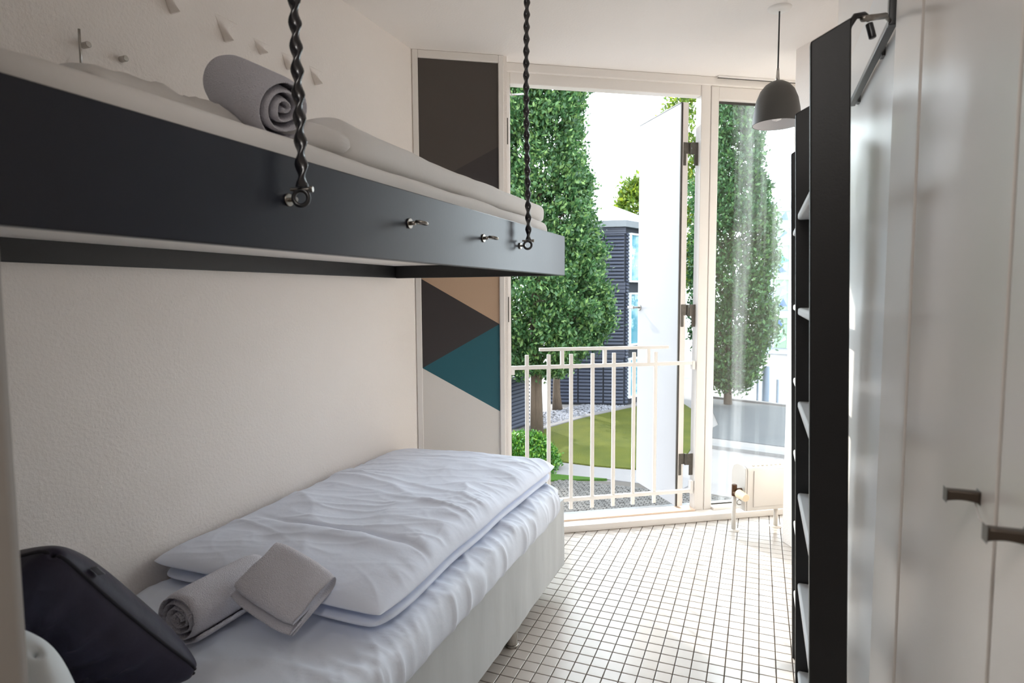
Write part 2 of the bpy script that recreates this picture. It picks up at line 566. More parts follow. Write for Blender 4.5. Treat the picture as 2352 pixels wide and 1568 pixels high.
# door frame + leaf
OF, OB = 0.10, 0.165
door = empty('door_1', F(0.3, 0.13, 0.05), kind='structure')
B(-0.38, -0.322, OF, OB, 0.04, ZC, T=F).build('jamb', 'white_wood', door, bevel=0.004)
B(0.888, 0.952, OF - 0.004, OB, 0.04, ZC, T=F).build('jamb', 'white_wood', door, bevel=0.004)
hd = MB()
hd.box(-0.322, 0.888, OF, OB, 2.672, ZC, T=F)
hd.build('head', 'white_wood', door, bevel=0.004)
B(-0.38, 2.2, OF - 0.02, OF + 0.02, 2.735, ZC, T=F).build('head_trim', 'white_wood', door, bevel=0.004)
B(-0.322, -0.3175, OF + 0.02, OF + 0.03, 0.06, 2.67, T=F).build('gasket', 'rubber', door)
for z in (2.40, 1.36):
    B(-0.347, -0.335, OF - 0.003, OF + 0.001, z - 0.075, z + 0.075, T=F).build('strike_plate', 'oldsteel', door)
st = MB().tube([F(-0.318, 0.15, 2.655), F(-0.30, 0.17, 2.63), F(-0.22, 0.20, 2.648)], 0.006, 8)
st.build('stay_arm', 'chrome', door, smooth=True)

hx0 = Vector((-0.477, 4.058, 0))
hdir = Vector((-0.607, 0.795, 0)).normalized()
hth = Vector((hdir.y, -hdir.x, 0))


def HL(a, t, z):
    return hx0 + hdir * a + hth * t + Vector((0, 0, z))


LL = 0.556
leaf = empty('door_2', HL(LL / 2, 0.025, 0.058), kind='structure')
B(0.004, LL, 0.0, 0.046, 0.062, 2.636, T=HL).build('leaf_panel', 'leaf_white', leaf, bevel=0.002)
B(-0.004, 0.004, 0.000, 0.012, 0.062, 2.636, T=HL).build('edge_gasket', 'rubber', leaf)
B(-0.006, 0.004, 0.012, 0.05, 0.06, 2.64, T=HL).build('edge_strip', 'white_wood', leaf, bevel=0.002)
B(0.004, LL, -0.002, 0.048, 2.636, 2.642, T=HL).build('top_strip', 'fascia', leaf)
hb = MB()
hb.cyl(HL(LL - 0.03, -0.001, 1.352), HL(LL - 0.03, -0.055, 1.352), 0.008, 10)
hb.box(LL - 0.055, LL + 0.03, -0.068, -0.054, 1.342, 1.362, T=HL)
hb.cyl(HL(LL - 0.03, 0.0, 1.352), HL(LL - 0.03, -0.006, 1.352), 0.022, 16)
hb.build('handle', 'chrome', leaf, bevel=0.003)
for z in (2.32, 1.305, 0.335):
    hp = MB()
    # knuckle, upper plates on leaf edge and jamb side, then two tongues below
    hp.cyl(HL(-0.012, 0.062, z - 0.0), HL(-0.012, 0.062, z + 0.075), 0.008, 10)
    hp.box(-0.0095, -0.0055, 0.016, 0.058, z + 0.005, z + 0.075, T=HL)
    hp.box(-0.0095, -0.0055, 0.016, 0.036, z - 0.068, z + 0.005, T=HL)
    hp.build('hinge', 'oldsteel', leaf, bevel=0.002)
    hq = MB()
    hq.box(0.846, 0.890, 0.128, 0.133, z + 0.0, z + 0.075, T=F)
    hq.box(0.862, 0.890, 0.128, 0.133, z - 0.068, z, T=F)
    hq.build('hinge_plate', 'oldsteel', door, bevel=0.002)

# fixed window
win = empty('window_1', F(1.5, 0.13, 0.05), kind='structure')
B(0.956, 1.008, OF - 0.004, OB, 0.04, ZC - 0.05, T=F).build('window_frame', 'white_wood', win, bevel=0.004)
B(1.008, 2.2, OF, OB, 2.655, ZC - 0.05, T=F).build('window_frame', 'white_wood', win, bevel=0.004)
B(1.008, 2.2, OF - 0.03, OB, 0.04, 0.058, T=F).build('window_sill', 'white_wood', win, bevel=0.004)
B(1.95, 2.2, OF, OB, 0.058, 2.655, T=F).build('window_frame', 'white_wood', win, bevel=0.004)
gb = MB()
gb.box(1.006, 1.95, 0.130, 0.136, 2.640, 2.655, T=F)
gb.box(1.008, 1.95, 0.130, 0.136, 0.058, 0.066, T=F)
gb.build('glazing_seal', 'rubber', win)
gp = MB()
gp.add([F(1.004, 0.14, 0.05), F(1.96, 0.14, 0.05), F(1.96, 0.14, 2.66), F(1.004, 0.14, 2.66)], [(0, 1, 2, 3)])
gp.build('glass', 'glass', win)
tk = empty('trim_2', F(1.4, 0.08, ZC - 0.02), kind='structure')
B(0.975, 2.0, 0.050, 0.075, ZC - 0.012, ZC - 0.001, T=F).build('curtain_track', 'white_metal', tk, bevel=0.001)
B(0.975, 2.0, 0.058, 0.067, ZC - 0.014, ZC - 0.0118, T=F).build('track_slot', 'rubber', tk)

# ------------------------------------------------------------------ railing
rl = empty('balcony_railing', F(0.3, 0.13, 0.10), 'white metal guard railing fixed across the open balcony door', 'railing')
OR = 0.118


def fbar(s0, s1, z0, z1, name, parent, o=OR, w=0.011):
    return B(s0, s1, o - w, o + w, z0, z1, T=F).build(name, 'white_metal', parent, bevel=0.002)


def slant(sa, za, sb, zb, h, name):
    mb = MB()
    vs = [F(s, o, z + dz) for s, z in ((sa, za), (sb, zb)) for o in (OR - 0.011, OR + 0.011) for dz in (-h, h)]
    mb.add(vs, [(0, 1, 3, 2), (4, 6, 7, 5), (0, 4, 5, 1), (2, 3, 7, 6), (1, 5, 7, 3), (0, 2, 6, 4)])
    return mb.build(name, 'white_metal', rl, bevel=0.002)


slant(-0.318, 1.006, 0.872, 1.006, 0.0115, 'top_rail')
slant(-0.318, 0.168, 0.872, 0.168, 0.0115, 'bottom_rail')
slant(-0.145, 1.114, 0.70, 1.112, 0.010, 'handrail')
for s in (0.0, 0.275, 0.565):
    fbar(s - 0.011, s + 0.011, 1.016, 1.106, 'post', rl)
for s in (-0.222, -0.085, 0.058, 0.197, 0.336, 0.470, 0.615):
    fbar(s - 0.0115, s + 0.0115, 0.105, 1.083, 'baluster', rl, o=OR, w=0.006)
for s0, s1 in ((-0.322, -0.300), (0.862, 0.884)):
    fbar(s0, s1, 0.965, 1.018, 'bracket', rl, w=0.014)
    fbar(s0, s1, 0.150, 0.235, 'bracket', rl, w=0.014)

# ------------------------------------------------------------------ radiator
rd = empty('radiator', F(1.5, -0.14, 0.0), 'low cream radiator on pipe feet under the fixed window', 'radiator')
prof = [(-0.205, 0.125), (-0.205, 0.375), (-0.198, 0.39), (-0.17, 0.402), (-0.11, 0.40), (-0.072, 0.38), (-0.052, 0.34), (-0.05, 0.17), (-0.06, 0.125)]


def rprof(s0, s1, name, shrink=0.0):
    mb = MB()
    n = len(prof)
    pr = [(-0.143 + (o + 0.143) * (1 - shrink), 0.26 + (z - 0.26) * (1 - shrink)) for o, z in prof]
    mb.add([F(s0, o, z) for o, z in pr] + [F(s1, o, z) for o, z in pr], [tuple(range(n))[::-1], tuple(range(n, 2 * n))] + [(i, (i + 1) % n, (i + 1) % n + n, i + n) for i in range(n)])
    return mb.build(name, 'radiator_cream', rd, bevel=0.003)


rprof(1.075, 2.1, 'body')
rprof(1.061, 1.072, 'end_cap')
fm = MB()
fm.box(1.115, 2.05, -0.211, -0.205, 0.15, 0.375, T=F)
fm.build('front_panel', 'radiator_cream', rd, bevel=0.003)
gv = MB()
for s in np.arange(1.12, 2.05, 0.03):
    gv.box(s, s + 0.018, -0.185, -0.105, 0.399, 0.404, T=F)
gv.build('top_grille', 'radiator_cream', rd)
mb = MB().cyl(F(1.012, -0.165, 0.004), F(1.012, -0.165, 0.22), 0.013, 14)
mb.build('supply_pipe', 'radiator_cream', rd, smooth=True)
mb = MB().cyl(F(1.30, -0.165, 0.004), F(1.30, -0.165, 0.13), 0.013, 14)
mb.build('foot', 'radiator_cream', rd, smooth=True)
for s in (1.012, 1.30):
    MB().lathe(F(s, -0.165, 0.0), [(0.0, 0.008), (0.034, 0.006), (0.037, 0.0)], 20).build('floor_rosette', 'radiator_cream', rd, smooth=True)
vb = MB()
vb.cyl(F(1.012, -0.165, 0.215), F(1.012, -0.165, 0.285), 0.016, 8)
vb.cyl(F(1.012, -0.165, 0.25), F(1.075, -0.165, 0.25), 0.011, 8)
vb.cyl(F(1.012, -0.165, 0.235), F(1.012, -0.20, 0.235), 0.015, 8)
vb.build('valve', 'brass', rd, bevel=0.002)
kb = MB().tube([F(1.022, -0.195, 0.238), F(1.024, -0.22, 0.236), F(1.026, -0.255, 0.233), F(1.027, -0.27, 0.232)], lambda t: 0.027 - 0.004 * t, 20)
kb.build('thermostat_knob', 'knob', rd, bevel=0.002)
MB().torus(F(1.05, -0.16, 0.17), DN, 0.016, 0.004, 18, 6).build('drain_loop', 'chrome', rd, smooth=True)

# ------------------------------------------------------------------ pendant lamp
LX, LY = 0.059, 3.26
lp = empty('pendant_lamp', (LX, LY, 2.25), 'grey dome pendant lamp with white inside hanging from the ceiling', 'lamp')
MB().lathe((LX, LY, ZC), [(0.0, -0.016), (0.035, -0.015), (0.052, -0.006), (0.054, 0.0)], 28).build('ceiling_rose', 'white_metal', lp, smooth=True)
MB().cyl((LX, LY, 2.50), (LX, LY, ZC - 0.012), 0.0035, 8).build('cord', 'blackmetal', lp, smooth=True)
MB().tube([(LX, LY, 2.442), (LX, LY, 2.47), (LX, LY, 2.51)], lambda t: 0.012 - 0.007 * t, 12).build('cord_grip', 'chrome', lp, smooth=True)
pr = [(0.004, 0.20), (0.03, 0.197), (0.055, 0.182), (0.077, 0.155), (0.093, 0.115), (0.102, 0.07), (0.107, 0.03), (0.109, 0.0)]
MB().lathe((LX, LY, 2.25), pr, 48).build('lamp_shade', 'shade', lp, smooth=True)
pi_ = [(r - 0.003 if r > 0.01 else 0.001, z - 0.003 if z > 0 else 0.0) for r, z in pr]
MB().lathe((LX, LY, 2.25), pi_[::-1] + [(0.0, 0.19)], 48).build('shade_lining', 'shade_in', lp, smooth=True)['label'] = 'white lining'
MB().lathe((LX, LY, 2.25), [(0.106, 0.0), (0.109, -0.001), (0.109, 0.002)], 48).build('shade_rim', 'shade', lp, smooth=True)
bl = MB().lathe((LX, LY, 2.31), [(0.0, -0.045), (0.02, -0.038), (0.03, -0.02), (0.03, 0.0), (0.018, 0.03), (0.014, 0.06)], 20)
bl.build('bulb', 'shade_in', lp, smooth=True)


# ------------------------------------------------------------------ soft goods helpers
def fbm(x, y, z=0.0, o=4):
    return noise.fractal(Vector((x, y, z)), 1.0, 2.0, o)


def ridge(x, y, z=0.0):
    v = 1.0 - abs(noise.noise(Vector((x, y, z))))
    return v ** 6


def slab(w, l, h, nx, ny, p=8.0, T=None, wr=None, outline=None, pb=None, ex_=0.5, rc=0.0):
    """closed soft slab of half sizes w, l, h; wr(x, y) lifts the top skin, outline(x, y) shifts the rim"""
    mb = MB()
    pb = pb or p

    def prm(n):
        t = np.linspace(-1, 1, n)
        return np.sign(t) * (1 - (1 - np.abs(t)) ** 1.7)
    us, vs_ = prm(nx), prm(ny)
    vs = []
    idx = {}
    for side in (1, -1):
        for i, u in enumerate(us):
            for j, v in enumerate(vs_):
                rim = i in (0, nx - 1) or j in (0, ny - 1)
                if side == -1 and rim:
                    idx[(side, i, j)] = idx[(1, i, j)]
                    continue
                q = p if side == 1 else pb
                hh = max(0.0, (1 - abs(u) ** q)) ** ex_ * max(0.0, (1 - abs(v) ** q)) ** ex_
                x, y, z = u * w, v * l, side * h * hh
                if rc:
                    kc = (abs(u) * abs(v)) ** 14
                    x -= math.copysign(rc, u) * kc
                    y -= math.copysign(rc, v) * kc
                if outline:
                    dx, dy = outline(x, y, u, v)
                    x += dx
                    y += dy
                if wr and side == 1:
                    z += wr(u * w, v * l) * min(1.0, hh * 1.3)
                idx[(side, i, j)] = len(vs)
                vs.append(T(x, y, z) if T else (x, y, z))
    fs = []
    for i in range(nx - 1):
        for j in range(ny - 1):
            a = [idx[(1, i, j)], idx[(1, i + 1, j)], idx[(1, i + 1, j + 1)], idx[(1, i, j + 1)]]
            fs.append(tuple(a))
            a = [idx[(-1, i, j)], idx[(-1, i, j + 1)], idx[(-1, i + 1, j + 1)], idx[(-1, i + 1, j)]]
            fs.append(tuple(a))
    mb.add(vs, fs)
    return mb


def frame_of(c, ex, ey):
    c, ex, ey = Vector(c), Vector(ex).normalized(), Vector(ey).normalized()
    ez = ex.cross(ey).normalized()
    ey = ez.cross(ex)
    return lambda x, y, z: c + ex * x + ey * y + ez * z


def spiral_roll(p, q, r, turns=4.5, th=0.011, flat=1.0, name='rolled_towel'):
    """towel roll as a wound sheet between p and q"""
    p, q = Vector(p), Vector(q)
    ax = (q - p).normalized()
    side = ax.cross(Vector((0, 0, 1))).normalized()
    upv = side.cross(ax)
    n = 150
    nl = 14
    vs, fs = [], []
    L_ = (q - p).length
    for k in range(n + 1):
        t = k / n
        a = -turns * 2 * PI * (1 - t) - 0.6
        rr = 0.006 + (r - 0.006) * t
        rr *= 1 + 0.05 * math.sin(3 * a + 1.0) * (1 - t) + 0.02 * noise.noise(Vector((a * 0.7, 3.1, 0)))
        for i in range(nl):
            s = i / (nl - 1)
            e = 0.010 * noise.noise(Vector((a * 0.5, 7.7, 0))) * (1 if s < 0.5 else -1) if i in (0, nl - 1) else 0
            bul = 1 - 0.05 * (2 * s - 1) ** 6
            for lay in (0, 1):
                r2 = (rr - lay * th * 0.88) * bul
                if i in (0, nl - 1):
                    r2 += (th * 0.30 if lay else -th * 0.30)
                vs.append(p + ax * (s * L_ + e) + side * math.cos(a) * r2 + upv * math.sin(a) * r2 * flat)
    def I(k, i, lay): return (k * nl + i) * 2 + lay
    for k in range(n):
        for i in range(nl - 1):
            fs.append((I(k, i, 0), I(k + 1, i, 0), I(k + 1, i + 1, 0), I(k, i + 1, 0)))
            fs.append((I(k, i, 1), I(k, i + 1, 1), I(k + 1, i + 1, 1), I(k + 1, i, 1)))
        fs.append((I(k, 0, 0), I(k, 0, 1), I(k + 1, 0, 1), I(k + 1, 0, 0)))
        fs.append((I(k, nl - 1, 0), I(k + 1, nl - 1, 0), I(k + 1, nl - 1, 1), I(k, nl - 1, 1)))
    for i in range(nl - 1):
        fs.append((I(n, i, 0), I(n, i, 1), I(n, i + 1, 1), I(n, i + 1, 0)))
        fs.append((I(0, i, 0), I(0, i + 1, 0), I(0, i + 1, 1), I(0, i, 1)))
    mb = MB()
    mb.add(vs, fs)
    return mb


# ------------------------------------------------------------------ lower bed
bed = empty('bed', (-1.32, 1.62, 0), 'lower single bed with grey fabric base and white fitted sheet', 'bed')
BY0, BY1 = 0.40, 2.86


def pleat(x, y, u, v):
    d = 0.0
    if abs(u) > 0.9:
        m_ = (abs(u) - 0.9) / 0.1
        d = m_ * (0.012 * noise.noise(Vector((0, y * 9, 1))) + 0.006 * noise.noise(Vector((0, y * 26, 4)))) * (1 if u > 0 else 0)
    return d, 0.0


sk = MB()
n = 120
vs, fs = [], []
for k in range(n + 1):
    y = BY0 + (BY1 - BY0) * k / n
    for z, a in ((0.108 + 0.006 * noise.noise(Vector((y * 1.3, 0, 0))), 1.0), (0.20, 0.8), (0.32, 0.6), (0.44, 0.3)):
        vs.append((-0.872 + a * (0.006 * noise.noise(Vector((y * 5, z * 2, 0))) + 0.004 * noise.noise(Vector((y * 14, z * 3, 5)))), y, z))
for k in range(n):
    for i in range(3):
        fs.append((k * 4 + i, (k + 1) * 4 + i, (k + 1) * 4 + i + 1, k * 4 + i + 1))
sk.add(vs, fs)
sk.add([(-1.785, BY0, 0.108), (-0.875, BY0, 0.108), (-0.875, BY0, 0.44), (-1.785, BY0, 0.44), (-1.785, BY1, 0.108), (-0.872, BY1, 0.108), (-0.872, BY1, 0.44), (-1.785, BY1, 0.44)],
       [(0, 1, 2, 3), (4, 7, 6, 5), (0, 4, 5, 1), (3, 2, 6, 7), (0, 3, 7, 4)])
sk.build('bed_base', 'skirt', bed, smooth=True)
mh = (0.538 - 0.395) / 2


def sheet_wr(x, y):
    e = max(0.0, min(1.0, (x - 0.18) / 0.27))
    w = 0.004 * ridge(x * 6, y * 11 + x * 5, 5.0) + 0.006 * e * ridge(x * 5.0, y * 17.0 + x * 6, 15.0) + 0.013 * ridge(x * 2.2 + 0.6 * y, y * 3.2, 2.0) + 0.010 * (ridge(x * 3.0, y * 7.0 + x * 2.5, 9.0)) * e
    w += 0.004 * fbm(x * 5, y * 5, 3)
    return w


def sheet_out(x, y, u, v):
    dx = 0.0
    if u > 0.93:
        m_ = (u - 0.93) / 0.07
        dx = m_ * (0.010 * noise.noise(Vector((0, y * 8, 1))) + 0.012 * (ridge(0.3, y * 13, 4) - 0.5))
    return dx, 0.0


sw = (1.785 - 0.835) / 2
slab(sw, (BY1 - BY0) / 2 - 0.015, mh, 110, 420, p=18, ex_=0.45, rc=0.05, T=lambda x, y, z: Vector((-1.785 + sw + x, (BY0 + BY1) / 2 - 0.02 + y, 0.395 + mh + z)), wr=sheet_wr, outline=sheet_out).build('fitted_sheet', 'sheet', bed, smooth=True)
for y in (2.27, 0.62):
    lg = MB()
    lg.cyl((-0.915, y, 0.0), (-0.915, y, 0.012), 0.028, 20)
    lg.cyl((-0.915, y, 0.012), (-0.915, y, 0.112), 0.0255, 20)
    lg.build('leg', 'chrome', bed, bevel=0.002)
for y in (2.27, 0.62):
    lg = MB()
    lg.cyl((-1.70, y, 0.0), (-1.70, y, 0.112), 0.0255, 20)
    lg.build('leg', 'chrome', bed, bevel=0.002)

# duvet, folded lengthwise, on lower bed
DX0, DX1, DY0, DY1 = -1.78, -0.895, 1.335, 2.83


def duvet_wr(x, y):
    w = 0.020 * fbm(x * 1.6, y * 1.3, 5)
    w += 0.014 * ridge(x * 1.1 + y * 0.5, y * 3.4 + 0.5 * x, 1.5)
    w += 0.009 * ridge(x * 2.5 + 3, y * 6.5, 6.5) * (0.4 + 0.6 * min(1.0, max(0.0, (x + 0.2) * 2)))
    m1 = max(0.0, 0.5 + 1.1 * noise.noise(Vector((x * 2.2, y * 1.8, 50.0))))
    m2 = max(0.0, 0.5 + 1.1 * noise.noise(Vector((x * 2.6, y * 2.2, 60.0))))
    w += 0.012 * m1 * ridge(x * 1.6 + y * 0.8, y * 8.0 + x * 1.8, 12.5)
    w += 0.008 * m2 * ridge(x * 3.0 - y * 1.0, y * 14.0 - x * 3.0, 22.5) + 0.003 * m1 * ridge(x * 7.0 + y * 6.0, y * 5.0 - x * 4.0, 32.5)
    ed = max(0.0, min(1.0, (x - 0.20) / 0.2))
    w += 0.011 * ed * m2 * ridge(x * 3.0, y * 15.0 + x * 6.0, 42.5)
    # long crease of the fold running across the cover
    yc = -0.32 - 0.22 * (x + 0.44) + 0.05 * math.sin(x * 6)
    w -= 0.020 * math.exp(-((y - yc) / 0.016) ** 2) * max(0.0, min(1.0, 1.3 - abs(x - 0.05) * 3))
    w += 0.014 * math.exp(-((y - yc + 0.05) / 0.04) ** 2) * max(0.0, min(1.0, 1.3 - abs(x - 0.05) * 3))
    return w


def duvet_out(x, y, u, v):
    return 0.012 * noise.noise(Vector((y * 3, 0.2, u))) - 0.03 * (1 if u > 0 else 0) * abs(u) ** 8 * math.cos(v * PI / 2) * 0.6, 0.014 * noise.noise(Vector((x * 4, 9.2, v))) * abs(v) ** 6 - 0.035 * (u > 0) * abs(v) ** 8 * (v < 0) * u


dv = empty('duvet', (-1.34, 2.08, 0.55), 'white crumpled duvet folded lengthwise on the lower bed', 'duvet')
wD, lD = (DX1 - DX0) / 2, (DY1 - DY0) / 2
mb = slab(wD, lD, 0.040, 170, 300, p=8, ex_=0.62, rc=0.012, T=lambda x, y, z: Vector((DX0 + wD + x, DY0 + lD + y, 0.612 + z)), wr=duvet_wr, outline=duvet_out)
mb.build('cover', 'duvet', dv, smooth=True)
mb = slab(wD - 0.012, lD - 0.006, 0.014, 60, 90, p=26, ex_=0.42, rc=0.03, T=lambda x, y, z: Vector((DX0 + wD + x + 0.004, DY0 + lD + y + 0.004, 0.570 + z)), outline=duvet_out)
mb.build('folded_layer', 'duvet', dv, smooth=True)

# rolled towel and folded towel
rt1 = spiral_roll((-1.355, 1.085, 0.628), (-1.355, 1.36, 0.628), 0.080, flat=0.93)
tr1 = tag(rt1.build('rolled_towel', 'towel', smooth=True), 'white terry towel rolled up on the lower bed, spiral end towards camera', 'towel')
th1 = MB()


def folded_profile():
    # nested U-fold seen at the side: outer skin, then the inner layers doubled back
    pts = []
    for a in np.linspace(-PI / 2, PI / 2, 9):
        pts.append((0.066 + 0.028 * math.cos(a), 0.028 * math.sin(a)))
    top = [(x, 0.028 + 0.004 * math.sin((x + 0.07) * 24)) for x in np.linspace(0.05, -0.06, 6)]
    pts += top
    pts += [(-0.078, 0.026), (-0.086, 0.018), (-0.084, 0.011), (-0.074, 0.009)]
    pts += [(-0.04, 0.011), (0.03, 0.010), (0.05, 0.007), (0.0, 0.004), (-0.06, 0.003), (-0.098, 0.002), (-0.106, -0.003), (-0.098, -0.008), (-0.05, -0.009), (0.03, -0.009), (0.05, -0.012), (0.0, -0.014), (-0.06, -0.013), (-0.090, -0.014), (-0.098, -0.021), (-0.088, -0.028), (-0.05, -0.029), (0.03, -0.028)]
    return pts


ftc = Vector((-1.170, 1.268, 0.668))
exv = Vector((0.27, 0.0, -0.095)).normalized()      # long side runs down from the roll to the sheet
eyv = Vector((0.05, 0.175, 0.085)).normalized()
TF = frame_of(ftc, exv, eyv)
prf = folded_profile()
nL = 16
vs, fs = [], []
for i in range(nL):
    s = i / (nL - 1)
    x = (s - 0.5) * 0.205
    sc = 1 - 0.10 * abs(2 * s - 1) ** 5
    for a, b_ in prf:
        dz = 0.004 * noise.noise(Vector((a * 20, s * 3, 1)))
        vs.append(TF(x + 0.006 * noise.noise(Vector((a * 15, b_ * 40, s))), a * sc * 1.0, (b_ + dz) * sc * 1.05))
m_ = len(prf)
for i in range(nL - 1):
    for k in range(m_):
        l = (k + 1) % m_
        fs.append((i * m_ + k, i * m_ + l, (i + 1) * m_ + l, (i + 1) * m_ + k))
fs += [tuple(range(m_)), tuple(range((nL - 1) * m_, nL * m_))[::-1]]
th1.add(vs, fs)
tag(th1.build('folded_towel', 'towel', smooth=True, sub=1), 'small white terry towel folded and leaned on the lower rolled towel', 'towel')


# cushions at the head of the lower bed
def cushion(name, c, ex, ey, w, l, h, m, label, cat='cushion', pinch=0.07, amp=0.012, seed=0.0, seam=None, p=3.2):
    T = frame_of(c, ex, ey)

    def out(x, y, u, v):
        k = pinch
        return -x * k * (1 - abs(v) ** 2.0) * abs(u) ** 3, -y * k * (1 - abs(u) ** 2.0) * abs(v) ** 3

    def wr(x, y):
        a = math.atan2(y, x)
        r = math.hypot(x, y)
        return amp * (fbm(x * 6, y * 6, seed) * 0.8 + 1.3 * ridge(a * 2.6, r * 2.0, seed + 2) * min(1, r / 0.12))
    mb = slab(w, l, h, 60, 60, p=p, T=T, wr=wr, outline=out, ex_=0.55, rc=0.03)
    if seam is None:
        return tag(mb.build(name, m, smooth=True), label, cat), T
    e = empty(name, Vector(c) - Vector((0, 0, l * 0.8)), label, cat)
    mb.build('cover', m, e, smooth=True)
    pts = []
    N_ = 96
    for k in range(N_):
        t = 4 * k / N_
        sd, q = int(t), (t - int(t)) * 2 - 1
        u, v = ((q, -1), (1, q), (-q, 1), (-1, -q))[sd]
        dx, dy = out(u * w, v * l, u, v)
        kc = 0.03 * (abs(u) * abs(v)) ** 14
        pts.append(T(u * w + dx - math.copysign(kc, u), v * l + dy - math.copysign(kc, v), 0))
    MB().tube(pts, 0.004, 6, closed=True).build('piping', seam, e, smooth=True)
    return e, T


cu, CT = cushion('cushion', (-1.400, 0.82, 0.735), (0.97, 0.10, 0.25), (-0.62, -0.52, 0.58), 0.24, 0.235, 0.085, 'navy_fabric',
                 'dark navy velvet cushion leaning at the near end of the lower bed', seam='seam', pinch=0.06, seed=3.0, amp=0.022)
B(-0.008, 0.010, -0.012, 0.012, -0.001, 0.001, T=lambda x, y, z: CT(0.235 + x, 0.13 + y, -0.02 + z)).build('care_tag', 'tag', cu)
cushion('pillow', (-1.20, 0.57, 0.775), (0.99, 0.03, 0.0), (-0.35, -0.25, 0.86), 0.27, 0.19, 0.06, 'white_body',
        'white pillow standing behind the navy cushion on the lower bed', cat='pillow', pinch=0.03, seed=8.0, p=4, amp=0.005)

# ------------------------------------------------------------------ upper bunk
bk = empty('hanging_bunk', (-1.32, 1.6, 1.53), 'dark hanging upper bunk with side boards and white mattress', 'bunk bed')
KY0, KY1, KZ0, KZ1 = 0.39, 2.80, 1.5365, 1.7195
B(-0.872, -0.850, KY0, KY1, KZ0, KZ1).build('side_board', 'navy', bk, bevel=0.003)
B(-1.765, -0.8722, KY1 - 0.022, KY1, KZ0, KZ1).build('end_board', 'black', bk, bevel=0.003)
B(-1.789, -1.767, KY0, KY1 + 0.06, KZ0 + 0.002, KZ1).build('wall_board', 'black', bk, bevel=0.003)
B(-1.766, -0.8725, KY0, KY1 - 0.023, 1.600, 1.612).build('bed_board', 'white_wood', bk)
mw = (1.764 - 0.876) / 2
ml = (2.775 - KY0) / 2


def up_out(x, y, u, v):
    if u > 0.94:
        k = (u - 0.94) / 0.06
        return 0.006 * k * noise.noise(Vector((0, y * 4, 1))), 0
    return 0, 0


slab(mw, ml, 0.082, 80, 220, p=24, ex_=0.42, rc=0.05, T=lambda x, y, z: Vector((-1.764 + mw + x, KY0 + ml + y, 1.696 + z)), wr=lambda x, y: 0.004 * fbm(x * 4, y * 4, 1) , outline=up_out).build('mattress', 'sheet_up', bk, smooth=True)

du = empty('duvet', (-1.32, 2.0, 1.775), 'off-white duvet folded along the hanging upper bunk', 'duvet')
uw = (1.74 - 0.925) / 2
ul = (2.83 - 1.235) / 2


def ud_wr(x, y):
    k = max(0.0, min(1.0, (-y - 0.35) / 0.45))
    return 0.006 * fbm(x * 3, y * 3, 11) + 0.035 * k * ridge(x * 1.5 + 1, y * 4 + x * 3, 3) + 0.012 * k


slab(uw, ul, 0.040, 80, 170, p=20, ex_=0.42, rc=0.04, T=lambda x, y, z: Vector((-1.74 + uw + x, 1.235 + ul + y, 1.822 + z)), wr=ud_wr,
     outline=lambda x, y, u, v: (0.012 * noise.noise(Vector((y * 2.5, 1, u))), 0.02 * noise.noise(Vector((x * 6, 4, v))) * abs(v) ** 6)).build('cover', 'duvet_up', du, smooth=True)
mb = MB()
mb.tube([(-1.10, 1.20, 1.835), (-1.02, 1.17, 1.832), (-0.97, 1.21, 1.825), (-0.945, 1.30, 1.815)], lambda t: 0.036 - 0.012 * t, 14)
mb.build('rolled_corner', 'duvet_up', du, smooth=True, sub=1)
rt2 = spiral_roll((-0.985, 1.115, 1.862), (-1.22, 1.19, 1.975), 0.078, flat=1.0, turns=3.5, th=0.013)
tag(rt2.build('rolled_towel', 'towel', smooth=True), 'white terry towel rolled up on the hanging upper bunk', 'towel')
cushion('pillow', (-1.38, 0.505, 1.955), (1, 0.04, 0), (0.0, -0.25, 0.95), 0.27, 0.165, 0.062, 'white_body',
        'white pillow at the near end of the hanging upper bunk', cat='pillow', pinch=0.03, seed=5.0, p=4)


cushion('pillow', (-1.42, 0.95, 1.835), (1, 0.05, 0), (0.0, 1, 0.0), 0.33, 0.23, 0.05, 'sheet_up',
        'flat off-white pillow lying under the rolled towel on the hanging bunk', cat='pillow', pinch=0.03, seed=15.0, p=5)

# chains (in black sleeves) carrying the bunk, with eye bolts
def eye_bolt(parent, y, z, x0=-0.849):
    mb = MB()
    mb.cyl((x0, y, z), (x0 + 0.004, y, z), 0.013, 18)
    mb.cyl((x0, y, z), (x0 + 0.016, y, z), 0.0045, 10)
    return mb


